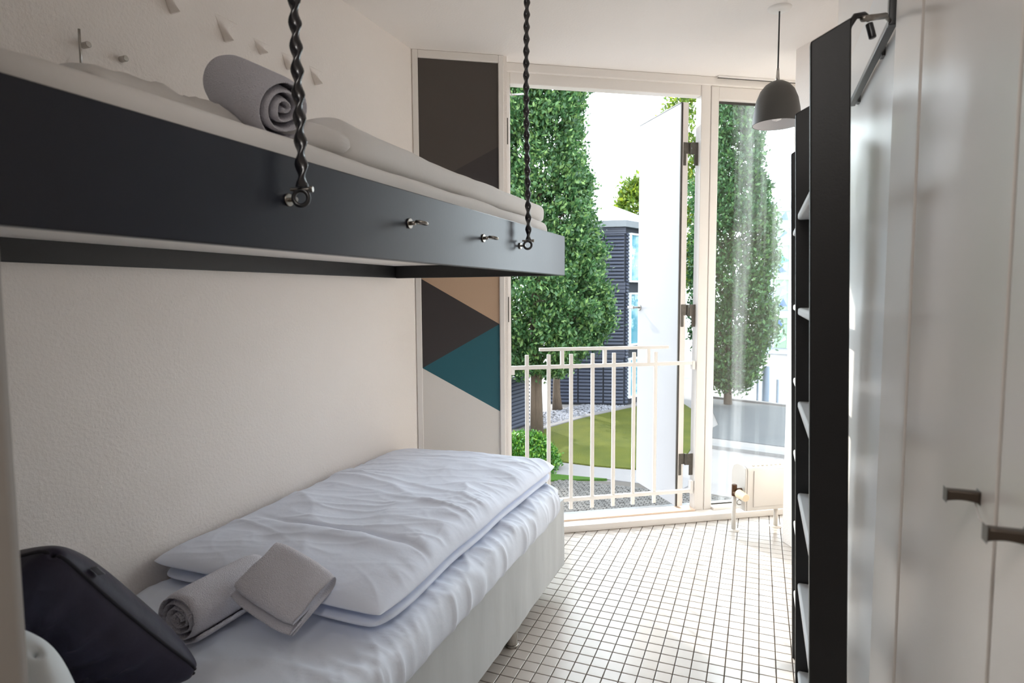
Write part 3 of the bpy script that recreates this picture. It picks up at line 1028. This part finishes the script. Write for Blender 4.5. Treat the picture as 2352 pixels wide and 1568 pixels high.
def chain(y, label, ztop=ZC):
    x = -0.818
    zr = 1.634
    e = empty('hanging_chain', (x, y, zr - 0.018), label, 'chain', 'chains carrying the hanging bunk')
    pts = []
    z0, z1 = zr + 0.022, ztop - 0.02
    nn = 260
    per = 0.0435
    lean = 0.004
    for k in range(nn + 1):
        z = z0 + (z1 - z0) * k / nn
        pts.append((x + lean * math.sin(z * 5), y, z))
    mb = MB()
    T_ = (z1 - z0) / per * PI

    def rad(t):
        z = t * (z1 - z0)
        return 0.0118 + 0.0008 * math.cos(2 * PI * z / per)
    mb.tube(pts, rad, 14, rx=0.60, twist=T_)
    mb.build('twisted_sleeve', 'sleeve', e, smooth=True)
    mb = MB()
    mb.torus((x, y, zr + 0.002), (0.35, -0.94, 0), 0.0145, 0.0045, 24, 8)
    mb.build('ring', 'blackmetal', e, smooth=True)
    mb = MB()
    mb.cyl((-0.8495, y, zr), (-0.845, y, zr), 0.012, 16)
    mb.cyl((-0.8495, y, zr), (x - 0.010, y, zr), 0.0045, 10)
    mb.build('bolt', 'steel', e, bevel=0.001)
    mb = MB()
    mb.cyl((x - 0.02, y - 0.006, zr + 0.018), (x + 0.02, y + 0.006, zr + 0.018), 0.0035, 8)
    mb.cyl((x + 0.016, y + 0.005, zr + 0.018), (x + 0.023, y + 0.007, zr + 0.018), 0.006, 6)
    mb.build('shackle_pin', 'steel', e, bevel=0.0008)
    MB().cyl((x, y, ztop - 0.03), (x, y, ztop), 0.02, 16).build('ceiling_plate', 'blackmetal', e, bevel=0.002)


chain(0.962, 'thick black sleeved chain nearest the camera, hooked to the bunk side board')
chain(2.211, 'black sleeved chain at the far window end of the bunk side board')
for y, lb in ((1.409, 'empty steel eye bolt on the bunk board, nearer the camera'), (1.874, 'empty steel eye bolt on the bunk board, nearer the window')):
    e = empty('eye_bolt', (-0.85, y, 1.6355), lb, 'eye bolt', 'empty eye bolts on the bunk board')
    mb = MB()
    mb.cyl((-0.8495, y, 1.6355), (-0.846, y, 1.6355), 0.0135, 20)
    mb.build('washer', 'steel', e, bevel=0.001)
    mb = MB()
    mb.cyl((-0.8465, y, 1.6355), (-0.832, y, 1.6355), 0.0055, 10)
    mb.torus((-0.813, y, 1.6355), (0.15, 0.1, 1), 0.014, 0.0042, 24, 8)
    mb.build('eye', 'steel', e, smooth=True)

# ------------------------------------------------------------------ wall decor on left wall: small thorn-shaped wall hooks
thorns = [(1.515, 2.361, 0.085, 0.05), (1.733, 2.352, 0.085, 0.055), (1.90, 2.368, 0.050, 0.045), (2.047, 2.359, 0.060, 0.04), (2.215, 2.350, 0.070, 0.045)]
desc = ['largest and nearest to the camera, cut by the top frame edge', 'second from the camera end', 'shortest one, third from the camera end', 'fourth, just behind the thick chain', 'last one before the window corner']
for (y, z, h, w), ds in zip(thorns, desc):
    mb = MB()
    # horn flaring from the wall above to a tip that points down, standing proud of the wall
    pts, vs, fs = [], [], []
    K, Nn = 14, 16
    for k in range(K):
        t = k / (K - 1)                     # 0 top (merged in the wall) .. 1 tip
        zz = z + h * (1 - t)
        rad = w * 0.42 * (1 - t) + 0.004
        pro = 0.001 + 0.042 * t ** 1.4
        flare = 1.0
        for a in range(Nn):
            an = PI * a / (Nn - 1)
            fl = 1.0 + (2.2 * (1 - t) ** 2 if math.cos(an) > 0 else 0.0)
            yy = y - 0.35 * h * (1 - t) * 0.6 + math.cos(an) * rad * fl
            xx = -1.7905 + math.sin(an) * pro
            vs.append((xx, yy, zz))
    for k in range(K - 1):
        for a in range(Nn - 1):
            fs.append((k * Nn + a, k * Nn + a + 1, (k + 1) * Nn + a + 1, (k + 1) * Nn + a))
    fs.append(tuple((K - 1) * Nn + a for a in range(Nn)))
    fs.append(tuple(range(Nn))[::-1])
    for k in range(K - 1):
        fs.append((k * Nn, (k + 1) * Nn, (k + 1) * Nn + Nn - 1, k * Nn + Nn - 1))
    mb.add(vs, fs)
    tag(mb.build('wall_hook', 'wall', smooth=True), 'cream thorn-shaped wall hook, ' + ds, 'wall hook', 'thorn-shaped wall hooks above the bunk')
rdl = empty('reading_lamp', (-1.78, 1.25, 2.15), 'small pale wall bracket with two knobs low on the left wall', 'wall lamp')
MB().cyl((-1.765, 1.197, 2.06), (-1.765, 1.197, 2.188), 0.0035, 8).build('rod', 'chrome', rdl, smooth=True)
for y in (1.222, 1.333):
    MB().cyl((-1.79, y, 2.156), (-1.765, y, 2.156), 0.009, 12).build('knob', 'chrome', rdl, bevel=0.002)

# ------------------------------------------------------------------ right side: wall panel, wardrobe, ladders
tp = B(0.276, 0.2855, 1.601, 3.04, 0.0, 2.262).build('trim_3', 'wallpanel', bevel=0.003)
tag(tp, kind='structure')
wd = empty('wardrobe', (0.55, 0.6, 0), 'tall off-white built-in wardrobe with brown handles along the right side', 'wardrobe')
B(0.288, 0.90, -0.75, 1.598, 0.0, 2.78).build('body', 'wardrobe', wd)
B(0.262, 0.287, 1.348, 1.598, 0.0, 2.78).build('filler_panel', 'wardrobe', wd, bevel=0.004)
ds_ = [(0.868, 1.338), (0.388, 0.858), (-0.09, 0.378), (-0.57, -0.10)]
for k, (a, b_) in enumerate(ds_):
    dr = B(0.264, 0.286, a, b_, 0.05, 2.76).build('door', 'wardrobe', wd, bevel=0.0015)
    if k in (0, 1):
        hy = 0.925 if k == 0 else 0.775
        zc = 1.192 if k == 0 else 1.196
        hm = MB()
        for i in range(9):
            pass
        vs, fs = [], []
        KK = 10
        for i in range(KK):
            t = i / (KK - 1)
            x = 0.264 - 0.036 * t
            hh = 0.0075 - 0.0026 * math.sin(t * PI)
            for yy, zz in ((-0.007, -1), (0.007, -1), (0.007, 1), (-0.007, 1)):
                vs.append((x, hy + yy, zc + (zz * hh if zz < 0 else 0.007)))
        for i in range(KK - 1):
            for c in range(4):
                d_ = (c + 1) % 4
                fs.append((i * 4 + c, i * 4 + d_, (i + 1) * 4 + d_, (i + 1) * 4 + c))
        fs += [(0, 1, 2, 3), tuple((KK - 1) * 4 + c for c in (3, 2, 1, 0))]
        hm.add(vs, fs)
        ho = hm.build('handle', 'bronze', dr, bevel=0.002)
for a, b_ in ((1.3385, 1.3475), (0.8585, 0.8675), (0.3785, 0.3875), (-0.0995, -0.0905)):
    B(0.2675, 0.2879, a, b_, 0.05, 2.76).build('gap_shade', 'rubber', wd)  # dark strips stand in for the shade inside the door gaps
tag(MB().tube([(0.2605, 0.925, 1.184), (0.2585, 0.90, 1.172), (0.252, 0.85, 1.178), (0.240, 0.785, 1.190)], 0.0011, 6).build('thin_string', 'wardrobe', smooth=True),
    'thin pale string tied between the two brown wardrobe handles', 'string')

rail = empty('ladder_rail', (0.27, 1.9, 2.03), 'black angled metal rail on the right wall holding the ladder hooks', 'rail')
B(0.252, 0.270, 1.640, 2.27, 2.040, 2.056).build('rail_bar', 'blackmetal', rail, bevel=0.002)
B(0.252, 0.276, 1.622, 1.642, 2.040, 2.45).build('rail_post', 'blackmetal', rail, bevel=0.002)
for y in (1.80, 2.20):
    B(0.268, 0.2765, y, y + 0.03, 2.034, 2.062).build('wall_bracket', 'blackmetal', rail, bevel=0.001)


def ladder(ys, x_top, ztop, slope, label, hooks=True, swap=0.075):
    yc = sum(ys) / 2
    e = empty('ladder', (x_top + slope * ztop + 0.03, yc, 0), label, 'ladder', 'black ladders along the right wall')
    X = lambda z: x_top + (ztop - z) * slope
    for y in ys:
        mb = MB()
        mb.add([(X(z) + dx, y + dy, z + (dx / swap * 0.038 if z > 1 else 0)) for z in (0.002, ztop) for dx, dy in ((0, -0.012), (swap, -0.012), (swap, 0.012), (0, 0.012))],
               [(0, 3, 2, 1), (4, 5, 6, 7), (0, 1, 5, 4), (1, 2, 6, 5), (2, 3, 7, 6), (3, 0, 4, 7)])
        mb.build('stile', 'black', e, bevel=0.003)
    for k in range(7):
        z = 0.286 + 0.28 * (k - 0)
        if z > ztop - 0.2: break
        x = X(z)
        mb = MB()
        mb.box(x + 0.006, x + swap - 0.004, ys[0] + 0.0125, ys[1] - 0.0125, z - 0.022, z)
        mb.build('step', 'step', e, bevel=0.006)
    if hooks:
        xh = X(ztop) + swap
        for y in ys[:1]:
            mb = MB()
            mb.tube([(xh - 0.008, y, ztop - 0.05), (xh - 0.006, y, ztop + 0.012), (xh - 0.003, y + 0.0, ztop + 0.025), (xh + 0.008, y, ztop + 0.042), (xh + 0.024, y + 0.01, ztop + 0.046), (xh + 0.036, y + 0.03, ztop + 0.044)], 0.0065, 10)
            mb.build('hook', 'blackmetal', e, smooth=True)
            mb = MB()
            mb.cyl((xh + 0.022, y + 0.0, ztop + 0.035), (xh + 0.075, y + 0.09, ztop + 0.068), 0.0065, 12)
            mb.cyl((xh + 0.075, y + 0.09, ztop + 0.068), (xh + 0.091, y + 0.14, ztop + 0.075), 0.004, 10)
            mb.build('hook_rod', 'steel', e, smooth=True)
            mb = MB()
            mb.cyl((xh + 0.037, y + 0.03, ztop + 0.035), (xh + 0.045, y + 0.03, ztop + 0.004), 0.0075, 12)
            mb.build('peg', 'blackmetal', e, bevel=0.002)
    return e


ladder((1.480, 2.035), 0.0875, 1.973, 0.0269, 'tall black ladder nearest the camera, its broad stile facing the room')
ladder((2.105, 2.600), 0.1005, 1.973, 0.0285, 'tall black ladder farther away, behind the nearer ladder', hooks=False)


# ------------------------------------------------------------------ outside
ZG = -3.85


def flat(name, poly, z, m, kind='structure', label=None, cat=None, th=0.05):
    o = MB().prism(poly, z - th, z).build(name, m)
    return tag(o, label, cat, kind=kind)


flat('ground', [(-70, -20), (70, -20), (70, 110), (-70, 110)], ZG - 0.02, 'paving')
lawn = flat('lawn', [(-7.75, 22.2), (-7.3, 23.6), (-6.8, 25.2), (-6.1, 26.7), (-5.3, 28.4), (-4.6, 30.2), (-3.4, 30.6), (-2.4, 28.0), (-1.9, 24.0), (-2.2, 18.4), (-3.4, 18.3), (-4.6, 18.2), (-5.8, 18.3), (-8.6, 18.9), (-9.6, 20.6)], ZG + 0.05, 'lawn', th=0.07)
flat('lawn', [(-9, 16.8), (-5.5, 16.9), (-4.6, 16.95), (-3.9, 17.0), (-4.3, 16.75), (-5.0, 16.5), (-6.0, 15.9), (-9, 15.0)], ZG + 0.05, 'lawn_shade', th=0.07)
kb_ = MB()
edge = [(-9.4, 21.2), (-7.85, 22.5), (-7.35, 24.0), (-6.9, 25.4), (-6.15, 27.0), (-5.4, 28.6), (-4.8, 30.4)]
for i in range(len(edge) - 1):
    a, b_ = Vector((*edge[i], 0)), Vector((*edge[i + 1], 0))
    d_ = (b_ - a).normalized()
    nrm = Vector((-d_.y, d_.x, 0)) * 0.13
    kb_.prism([tuple(a - nrm)[:2], tuple(b_ - nrm)[:2], tuple(b_ + nrm)[:2], tuple(a + nrm)[:2]], ZG, ZG + 0.08)
tag(kb_.build('kerb', 'kerb'), kind='structure')
# paved path between the lawns
pth = tag(MB().prism([(-9, 16.85), (-4.6, 17.0), (-3.9, 17.05), (-1.8, 16.9), (-1.5, 17.8), (-2.4, 18.3), (-4.6, 18.15), (-9, 18.6)], ZG - 0.02, ZG + 0.02).build('path', 'kerb'), kind='structure')

# gravel strip along the dark house
gmb = MB()
rng = random.Random(3)
cnt = 0
while cnt < 1500:
    t = rng.random()
    y = 22.8 + t * 6.2
    x = -9.8 + rng.random() * 5.5
    ex_ = np.interp(y, [22.5, 24.0, 25.4, 27.0, 28.6], [-7.85, -7.35, -6.9, -6.15, -5.4]) - 0.15
    if x > ex_ or x < ex_ - 2.0 or y > 28.0 + (x + 9.3) * 0.2 or (x < -8.4 and y < 25): continue
    r = 0.035 + 0.05 * rng.random()
    vs = []
    for (a, b_, c) in ((1, 0, 0), (-1, 0, 0), (0, 1, 0), (0, -1, 0), (0, 0, 1), (0, 0, -1)):
        k = 0.7 + 0.5 * rng.random()
        vs.append((x + a * r * k, y + b_ * r * k, ZG + 0.03 + c * r * 0.6 * k))
    gmb.add(vs, [(0, 2, 4), (2, 1, 4), (1, 3, 4), (3, 0, 4), (2, 0, 5), (1, 2, 5), (3, 1, 5), (0, 3, 5)])
    cnt += 1
tag(gmb.build('gravel', 'stone'), 'pale grey loose gravel strip between the dark house and lawn', 'gravel', kind='stuff')

# cobbled yard below the door
yard = tag(MB().prism([(-8, 4.5), (3.5, 6.5), (3.5, 15.8), (-1.6, 16.9), (-3.2, 17.05), (-4.6, 16.7), (-8, 15.6)], ZG - 0.03, ZG + 0.005).build('cobbled_yard', 'joint', origin=(-3, 13, ZG)), kind='structure')
cmb = MB()
cmb.box(-0.055, 0.055, -0.05, 0.05, -0.02, 0.03)
cv = [(-0.055, -0.05, -0.01), (0.055, -0.05, -0.01), (0.055, 0.05, -0.01), (-0.055, 0.05, -0.01), (-0.052, -0.047, 0.022), (0.052, -0.047, 0.022), (0.052, 0.047, 0.022), (-0.052, 0.047, 0.022), (-0.03, -0.028, 0.034), (0.03, -0.028, 0.034), (0.03, 0.028, 0.034), (-0.03, 0.028, 0.034)]
cf = [(8, 9, 10, 11)] + [(i, (i + 1) % 4, 4 + (i + 1) % 4, 4 + i) for i in range(4)] + [(4 + i, 4 + (i + 1) % 4, 8 + (i + 1) % 4, 8 + i) for i in range(4)]
cme = bpy.data.meshes.new('cobble')
cme.from_pydata(cv, [], cf)
cme.materials.append(M['cobble'])
rest = MB()
cob = []
for j in range(46):
    y = 12.4 + j * 0.108
    arc = 0.0
    for i in range(40):
        x = -5.2 + i * 0.122 + (0.06 if j % 2 else 0)
        if y > 16.6: continue
        inv = x > -0.2 * y - 0.5 and x < -0.12 * y
        cob.append((not inv, y, x))
cob.sort()
for k, (ni, y, x) in enumerate(cob):
    if k < 300:
        o = bpy.data.objects.new('cobble', cme)
        o.location = (x + 3 + rng.gauss(0, 0.006), y - 13 + rng.gauss(0, 0.006), 0.005)
        o.rotation_euler = (rng.gauss(0, 0.04), rng.gauss(0, 0.04), rng.gauss(0, 0.07))
        o.parent = yard
        COL.objects.link(o)
    else:
        dx_, dy_, dz_ = rng.gauss(0, 0.006), rng.gauss(0, 0.006), rng.gauss(0, 0.004)
        rest.add([(x + a + dx_, y + b_ + dy_, ZG + 0.005 + c + dz_) for a, b_, c in cv], cf)
ro = rest.build('cobbles', 'cobble', yard)
ro['kind'] = 'stuff'

# street to the right
flat('street', [(-2.0, 23.6), (8, 21.5), (10, 29.5), (1.5, 31.0), (-2.3, 32.4), (-1.4, 26.0)], ZG + 0.0, 'asphalt', th=0.02)
ks = MB()
ks.prism([(-1.5, 21.9), (8, 19.9), (8, 20.3), (-1.5, 22.3)], ZG - 0.02, ZG + 0.10)
ks.prism([(-2.2, 32.6), (1.5, 31.2), (10, 29.7), (10, 30.0), (1.5, 31.5), (-2.2, 32.9)], ZG - 0.02, ZG + 0.08)
tag(ks.build('street_kerb', 'kerb'), kind='structure')

# dark louvred house
b1 = empty('dark_house', (-8, 30, ZG), 'dark blue-grey louvred house with pale pyramid roof behind the tree', 'building')
A0, A1, A2, A3 = Vector((-9.3, 28.2, 0)), Vector((-5.86, 28.95, 0)), Vector((-4.55, 32.9, 0)), Vector((-11.0, 35, 0))
ZT = 4.55


def wallprism(poly, z0, z1, name, m, parent):
    return MB().prism([tuple(p)[:2] for p in poly], z0, z1).build(name, m, parent)


wallprism([A0, A1, A2, A3], ZG, ZT, 'walls', 'slat_gap', b1)


def louvres(a, b_, z0, z1, pitch=0.165, gaps=(), skip=()):
    mb = MB()
    d_ = (b_ - a)
    L_ = d_.length
    d_.normalize()
    nn_ = Vector((d_.y, -d_.x, 0))
    z = z0
    segs = [0.0] + list(gaps) + [L_]
    while z < z1:
        if not any(s0 <= z <= s1 for s0, s1 in skip):
            for i in range(len(segs) - 1):
                u0, u1 = segs[i] + 0.035, segs[i + 1] - 0.035
                if u1 <= u0: continue
                p0, p1 = a + d_ * u0, a + d_ * u1
                h = pitch * 0.74
                vs = []
                for p in (p0, p1):
                    for off, dz in ((0.0, 0.0), (0.075, 0.0), (0.075, h * 0.45), (0.02, h)):
                        q = p + nn_ * off
                        vs.append((q.x, q.y, z + dz))
                mb.add(vs, [(0, 4, 5, 1), (1, 5, 6, 2), (2, 6, 7, 3), (3, 7, 4, 0), (0, 1, 2, 3), (7, 6, 5, 4)])
        z += pitch
    return mb


lv = louvres(A0, A1, ZG + 0.1, ZT - 0.25, gaps=(1.35, 2.55), skip=((1.45, 1.95), (-1.60, -1.1)))
lv.build('louvres', 'slat', b1)['kind'] = 'stuff'
for z0, z1 in ((1.5, 2.0), (-1.55, -1.1), (ZT - 0.3, ZT)):
    mb = MB()
    for k in range(3):
        h = (z1 - z0) / 3
        mb.prism([tuple(A0 + Vector((0.0, -0.09, 0)))[:2], tuple(A1 + Vector((0.05, -0.09, 0)))[:2], tuple(A1)[:2], tuple(A0)[:2]], z0 + k * h, z0 + (k + 0.88) * h)
    mb.build('floor_band', 'slat', b1)
lv = louvres(A1, A2, ZG + 0.1, ZT - 0.25, gaps=(0.18, 2.9))
lv2 = louvres(A1, A1 + (A2 - A1).normalized() * 0.32, ZG + 0.1, ZT - 0.25)
lv2.build('louvres', 'slat', b1)['kind'] = 'stuff'
dB = (A2 - A1).normalized()
nB = Vector((dB.y, -dB.x, 0))


def FB(u, o, z):
    return A1 + dB * u + nB * o + Vector((0, 0, z))


for z0, z1 in ((2.0, 4.30), (-1.02, 1.50), (-3.55, -1.62)):
    wf = MB()
    wf.box(0.30, 0.40, 0, 0.14, z0, z1, T=FB)
    wf.box(3.30, 3.40, 0, 0.14, z0, z1, T=FB)
    wf.box(0.40, 3.30, 0, 0.14, z0, z0 + 0.08, T=FB)
    wf.box(0.40, 3.30, 0, 0.14, z1 - 0.08, z1, T=FB)
    w_ = wf.build('window', 'winframe', b1)
    B(0.40, 3.30, 0.02, 0.06, z0 + 0.08, z1 - 0.08, T=FB).build('pane', 'blueglass', w_)
rc = Vector((-7.9, 31.6, 0))
ov = 0.28
ring = [A0 + Vector((-ov, -ov, 0)), A1 + Vector((0.1, -ov, 0)), A2 + Vector((ov, 0, 0)), A3 + Vector((-ov, ov, 0))]
wallprism(ring, ZT, ZT + 0.30, 'fascia', 'fascia', b1)
rm = MB()
vs = [(p.x, p.y, ZT + 0.30) for p in ring] + [(rc.x, rc.y, ZT + 1.75)]
rm.add(vs, [(0, 1, 4), (1, 2, 4), (2, 3, 4), (3, 0, 4), (3, 2, 1, 0)])
rm.build('roof', 'roof', b1)
# nearer louvred wing, seen low between door jamb and trunk
b3 = empty('louvred_wing', (-10.5, 25, ZG), 'low dark louvred wing beside the tree trunk, left of the lawn', 'building')
C0, C1, C2, C3 = Vector((-11.2, 20.9, 0)), Vector((-8.85, 21.75, 0)), Vector((-8.6, 23.3, 0)), Vector((-12, 25, 0))
wallprism([C0, C1, C2, C3], ZG, -1.85, 'walls', 'slat_gap', b3)
louvres(C0, C1, ZG + 0.1, -1.95, pitch=0.15).build('louvres', 'slat', b3)['kind'] = 'stuff'
louvres(C1, C2, ZG + 0.1, -1.95, pitch=0.15).build('louvres', 'slat', b3)['kind'] = 'stuff'
wallprism([C0, C1, C2, C3], -1.85, -1.75, 'coping', 'fascia', b3)

# pale office building far right
b2 = empty('office_building', (4, 62, ZG), 'pale blue-grey office block with coloured glass bays beyond the street', 'building')
BY = 58.0
B(0.2, 14, BY + 0.3, 70, ZG, 9.0).build('walls', 'pier', b2)
pb_ = empty('x', (0, 0, 0)) if False else None
pan_n = 0
for zi in range(9):
    for xi in range(2):
        z0 = ZG + 0.7 + zi * 1.38
        B(0.2 + xi * 0.5, 0.68 + xi * 0.5, BY, BY + 0.3, z0, z0 + 1.35).build('cladding_panel', 'pier', b2)
B(0.1, 14, BY - 0.1, BY + 0.3, 8.6, 9.2).build('parapet', 'pier', b2)
for fz in (-3.3, 0.0, 2.9, 5.8):
    w_ = MB()
    for xx in (1.22, 2.35, 3.5, 4.6):
        w_.box(xx, xx + 0.07, BY, BY + 0.2, fz, fz + 2.7)
    w_.box(1.22, 4.7, BY - 0.03, BY + 0.25, fz + 2.62, fz + 2.9)
    wo = w_.build('window', 'winframe', b2)
    rr = random.Random(int(fz * 10) + 50)
    for xx in (1.29, 2.42, 3.57):
        pm = MB()
        pm.box(xx, xx + 1.06, BY + 0.12, BY + 0.15, fz, fz + 2.62)
        pm.build('pane', 'g_pale' if xx > 2 else 'g_lime', wo)
        for q in range(3):
            zc = fz + 0.3 + q * 0.8
            xq = xx + 0.1 + rr.random() * 0.4
            pm = MB()
            vs = [(xq, BY + 0.08, zc), (xq + 0.7, BY + 0.08, zc + rr.uniform(-0.2, 0.6)), (xq + rr.random() * 0.6, BY + 0.08, zc + 0.7)]
            pm.add([(*v[:2], v[2]) for v in vs] + [(v[0], v[1] + 0.03, v[2]) for v in vs], [(0, 1, 2), (5, 4, 3), (0, 3, 4, 1), (1, 4, 5, 2), (2, 5, 3, 0)])
            pm.build('glass_triangle', rr.choice(['g_green', 'g_blue', 'g_pale', 'g_blue']), wo)


def bollard(x, y, r, h, label):
    mb = MB()
    mb.lathe((x, y, ZG), [(r, 0), (r, h - 0.02), (r - 0.015, h), (0.0, h + 0.005)], 18)
    tag(mb.build('bollard', 'bollard', smooth=False, bevel=0.004), label, 'bollard', 'bollards by the street')


bollard(0.42, 32.5, 0.17, 1.75, 'thick grey-blue bollard standing by the street kerb')
bollard(0.95, 32.2, 0.06, 1.15, 'short thin bollard right of the thick bollard')
bollard(0.05, 32.4, 0.045, 1.35, 'thin post left of the thick bollard')


# ------------------------------------------------------------------ trees
def leaves_mesh(name, centers, norms, per, spread, size, m, parent, seed=1, aspect=1.7):
    rg = np.random.default_rng(seed)
    C_ = np.repeat(np.array(centers), per, 0)
    Nn = np.repeat(np.array(norms), per, 0)
    n_ = len(C_)
    pos = C_ + rg.normal(0, 1, (n_, 3)) * spread * np.array([1, 1, 0.9])
    d1 = rg.normal(0, 1, (n_, 3)) + Nn * 0.8 + np.array([0, 0, 0.6])
    d1 /= np.linalg.norm(d1, axis=1)[:, None]
    d2 = np.cross(d1, rg.normal(0, 1, (n_, 3)))
    d2 /= np.linalg.norm(d2, axis=1)[:, None]
    d3 = np.cross(d1, d2)
    sz = size * rg.uniform(0.6, 1.3, n_)[:, None]
    a = pos - d1 * sz * 0.5 * aspect
    c = pos + d1 * sz * 0.5 * aspect
    b_ = pos + d2 * sz * 0.42 + d3 * sz * 0.08
    d_ = pos - d2 * sz * 0.42 + d3 * sz * 0.08
    V = np.stack([a, b_, c, d_], 1).reshape(-1, 3) - np.array(ORG[parent.name])
    me = bpy.data.meshes.new(name)
    me.vertices.add(4 * n_)
    me.loops.add(4 * n_)
    me.polygons.add(n_)
    me.vertices.foreach_set('co', V.ravel())
    me.loops.foreach_set('vertex_index', np.arange(4 * n_))
    me.polygons.foreach_set('loop_start', np.arange(0, 4 * n_, 4))
    me.polygons.foreach_set('loop_total', np.full(n_, 4))
    me.materials.append(M[m])
    me.update()
    me.validate()
    o = bpy.data.objects.new(name, me)
    COL.objects.link(o)
    o.parent = parent
    o['kind'] = 'stuff'
    return o


def tree(name, x, y, z0, z1, rfun, ncl, per, size, m, label, cat='tree', spread=0.2, trunk=0.25, stems=2, seed=1, group=None, ground=ZG, trunk_top=0.75, inner=0.3):
    rg = random.Random(seed)
    e = empty(name, (x, y, ground), label, cat, group)
    cs, ns = [], []
    while len(cs) < ncl:
        z = z0 + (z1 - z0) * rg.random()
        R_ = rfun((z - z0) / (z1 - z0))
        if rg.random() > (R_ / 3.2 + 0.1): continue
        a = rg.random() * 2 * PI
        lump = 1 + 0.24 * noise.noise(Vector((math.cos(a) * 1.5, math.sin(a) * 1.5, z * 0.55 + seed))) + 0.22 * noise.noise(Vector((math.cos(a) * 4, math.sin(a) * 4, z * 1.6 + seed)))
        rr = R_ * lump * (1 - (rg.random() ** 2) * inner)
        cs.append((x + math.cos(a) * rr, y + math.sin(a) * rr, z))
        ns.append((math.cos(a), math.sin(a), 0.3))
    leaves_mesh('foliage', cs, ns, per, spread, size, m, e, seed)
    tmb_ = MB()
    for s_ in range(stems):
        ox = (s_ - (stems - 1) / 2) * trunk * 1.25
        pts = []
        for k in range(9):
            t = k / 8
            zz = ground + (z1 - ground) * trunk_top * t
            pts.append((x + ox * (1 + 1.2 * t) + 0.12 * noise.noise(Vector((t * 3, s_, seed))), y + 0.12 * noise.noise(Vector((t * 3, s_ + 5, seed))), zz))
        tmb_.tube(pts, lambda t: trunk * (1.25 - 1.1 * t) * (1.25 if t < 0.05 else 1), 10)
    tmb_.build('trunk', 'bark', e, smooth=True)
    bm_ = MB()
    for k in range(26):
        z = z0 + (z1 - z0) * (0.03 + 0.7 * rg.random())
        a = rg.random() * 2 * PI
        R_ = rfun((z - z0) / (z1 - z0)) * 0.75
        bm_.tube([(x, y, z - R_ * 0.9), (x + math.cos(a) * R_ * 0.4, y + math.sin(a) * R_ * 0.4, z - R_ * 0.3), (x + math.cos(a) * R_, y + math.sin(a) * R_, z + R_ * 0.4)], lambda t: 0.055 - 0.04 * t, 5)
    bm_.build('branches', 'bark', e, smooth=True)
    return e


def r_main(t):
    return float(np.interp(t, [0, 0.04, 0.12, 0.22, 0.35, 0.5, 0.7, 0.9, 1.0], [0.7, 1.6, 2.65, 2.45, 2.05, 1.75, 1.5, 0.9, 0.3]))


tree('oak_tree', -7.75, 21.9, -1.55, 14.0, r_main, 1700, 80, 0.105, 'leaf', 'large upright leafy green tree filling the open door, two-stemmed trunk', trunk=0.12, seed=2, spread=0.16)
tree('oak_tree', -14.2, 12.1, -1.6, 12.0, lambda t: 0.8 * r_main(t), 330, 60, 0.15, 'leaf', 'upright oak tree standing left of the balcony door view, beside the cobbled yard', trunk=0.16, stems=1, seed=33, spread=0.22)


def r_col(t):
    return float(np.interp(t, [0, 0.05, 0.2, 0.4, 0.6, 0.8, 1.0], [0.5, 1.2, 1.7, 1.75, 1.55, 1.05, 0.2]))


tree('oak_tree', -1.25, 31.0, -3.0, 11.8, r_col, 1200, 46, 0.125, 'leaf_far', 'upright dark green tree seen through the right window pane', trunk=0.13, stems=1, seed=9, spread=0.2)
tree('oak_tree', -8.45, 26.7, -1.2, 4.0, lambda t: 0.6 * math.sin(min(1, t * 0.85 + 0.12) * PI) + 0.15, 160, 40, 0.12, 'leaf', 'smaller green tree with thin grey trunk behind the large tree', trunk=0.16, stems=1, seed=12, spread=0.25)
tree('lime_tree', -8.4, 45.0, 0.0, 9.6, lambda t: 1.75 * math.sin(min(1, t * 0.86 + 0.14) * PI) ** 0.6, 360, 40, 0.22, 'leaf_yellow', 'yellow-green tree top showing above the pale roof', trunk=0.2, stems=1, seed=15, spread=0.3)
tree('lime_tree', -4.65, 40.0, 2.0, 14.8, lambda t: 1.25 * math.sin(min(1, t * 0.86 + 0.14) * PI) ** 0.6, 260, 40, 0.17, 'leaf_yellow', 'yellow-green tree just behind the open white door leaf', trunk=0.14, stems=1, seed=21, spread=0.25)
bush = empty('bush', (-6.45, 17.3, ZG), 'bright green leafy bush low behind the railing, left', 'bush')
cs, ns = [], []
rg = random.Random(5)
for k in range(420):
    a, b_ = rg.random() * 2 * PI, math.acos(rg.random())
    r = 1 + 0.15 * noise.noise(Vector((math.cos(a) * 2, math.sin(a) * 2, b_ * 2)))
    q = (math.sin(b_) * math.cos(a), math.sin(b_) * math.sin(a), math.cos(b_))
    cs.append((-6.45 + q[0] * 0.82 * r, 17.3 + q[1] * 0.8 * r, ZG + 0.05 + q[2] * 0.95 * r))
    ns.append(q)
leaves_mesh('foliage', cs, ns, 34, 0.08, 0.065, 'leaf_bush', bush, 6)
mb = MB()
for k in range(7):
    a = k * 0.9
    mb.tube([(-6.45, 17.3, ZG), (-6.45 + 0.2 * math.cos(a), 17.3 + 0.2 * math.sin(a), ZG + 0.3), (-6.45 + 0.45 * math.cos(a), 17.3 + 0.45 * math.sin(a), ZG + 0.65)], 0.015, 5)
mb.build('stems', 'bush_bark', bush)
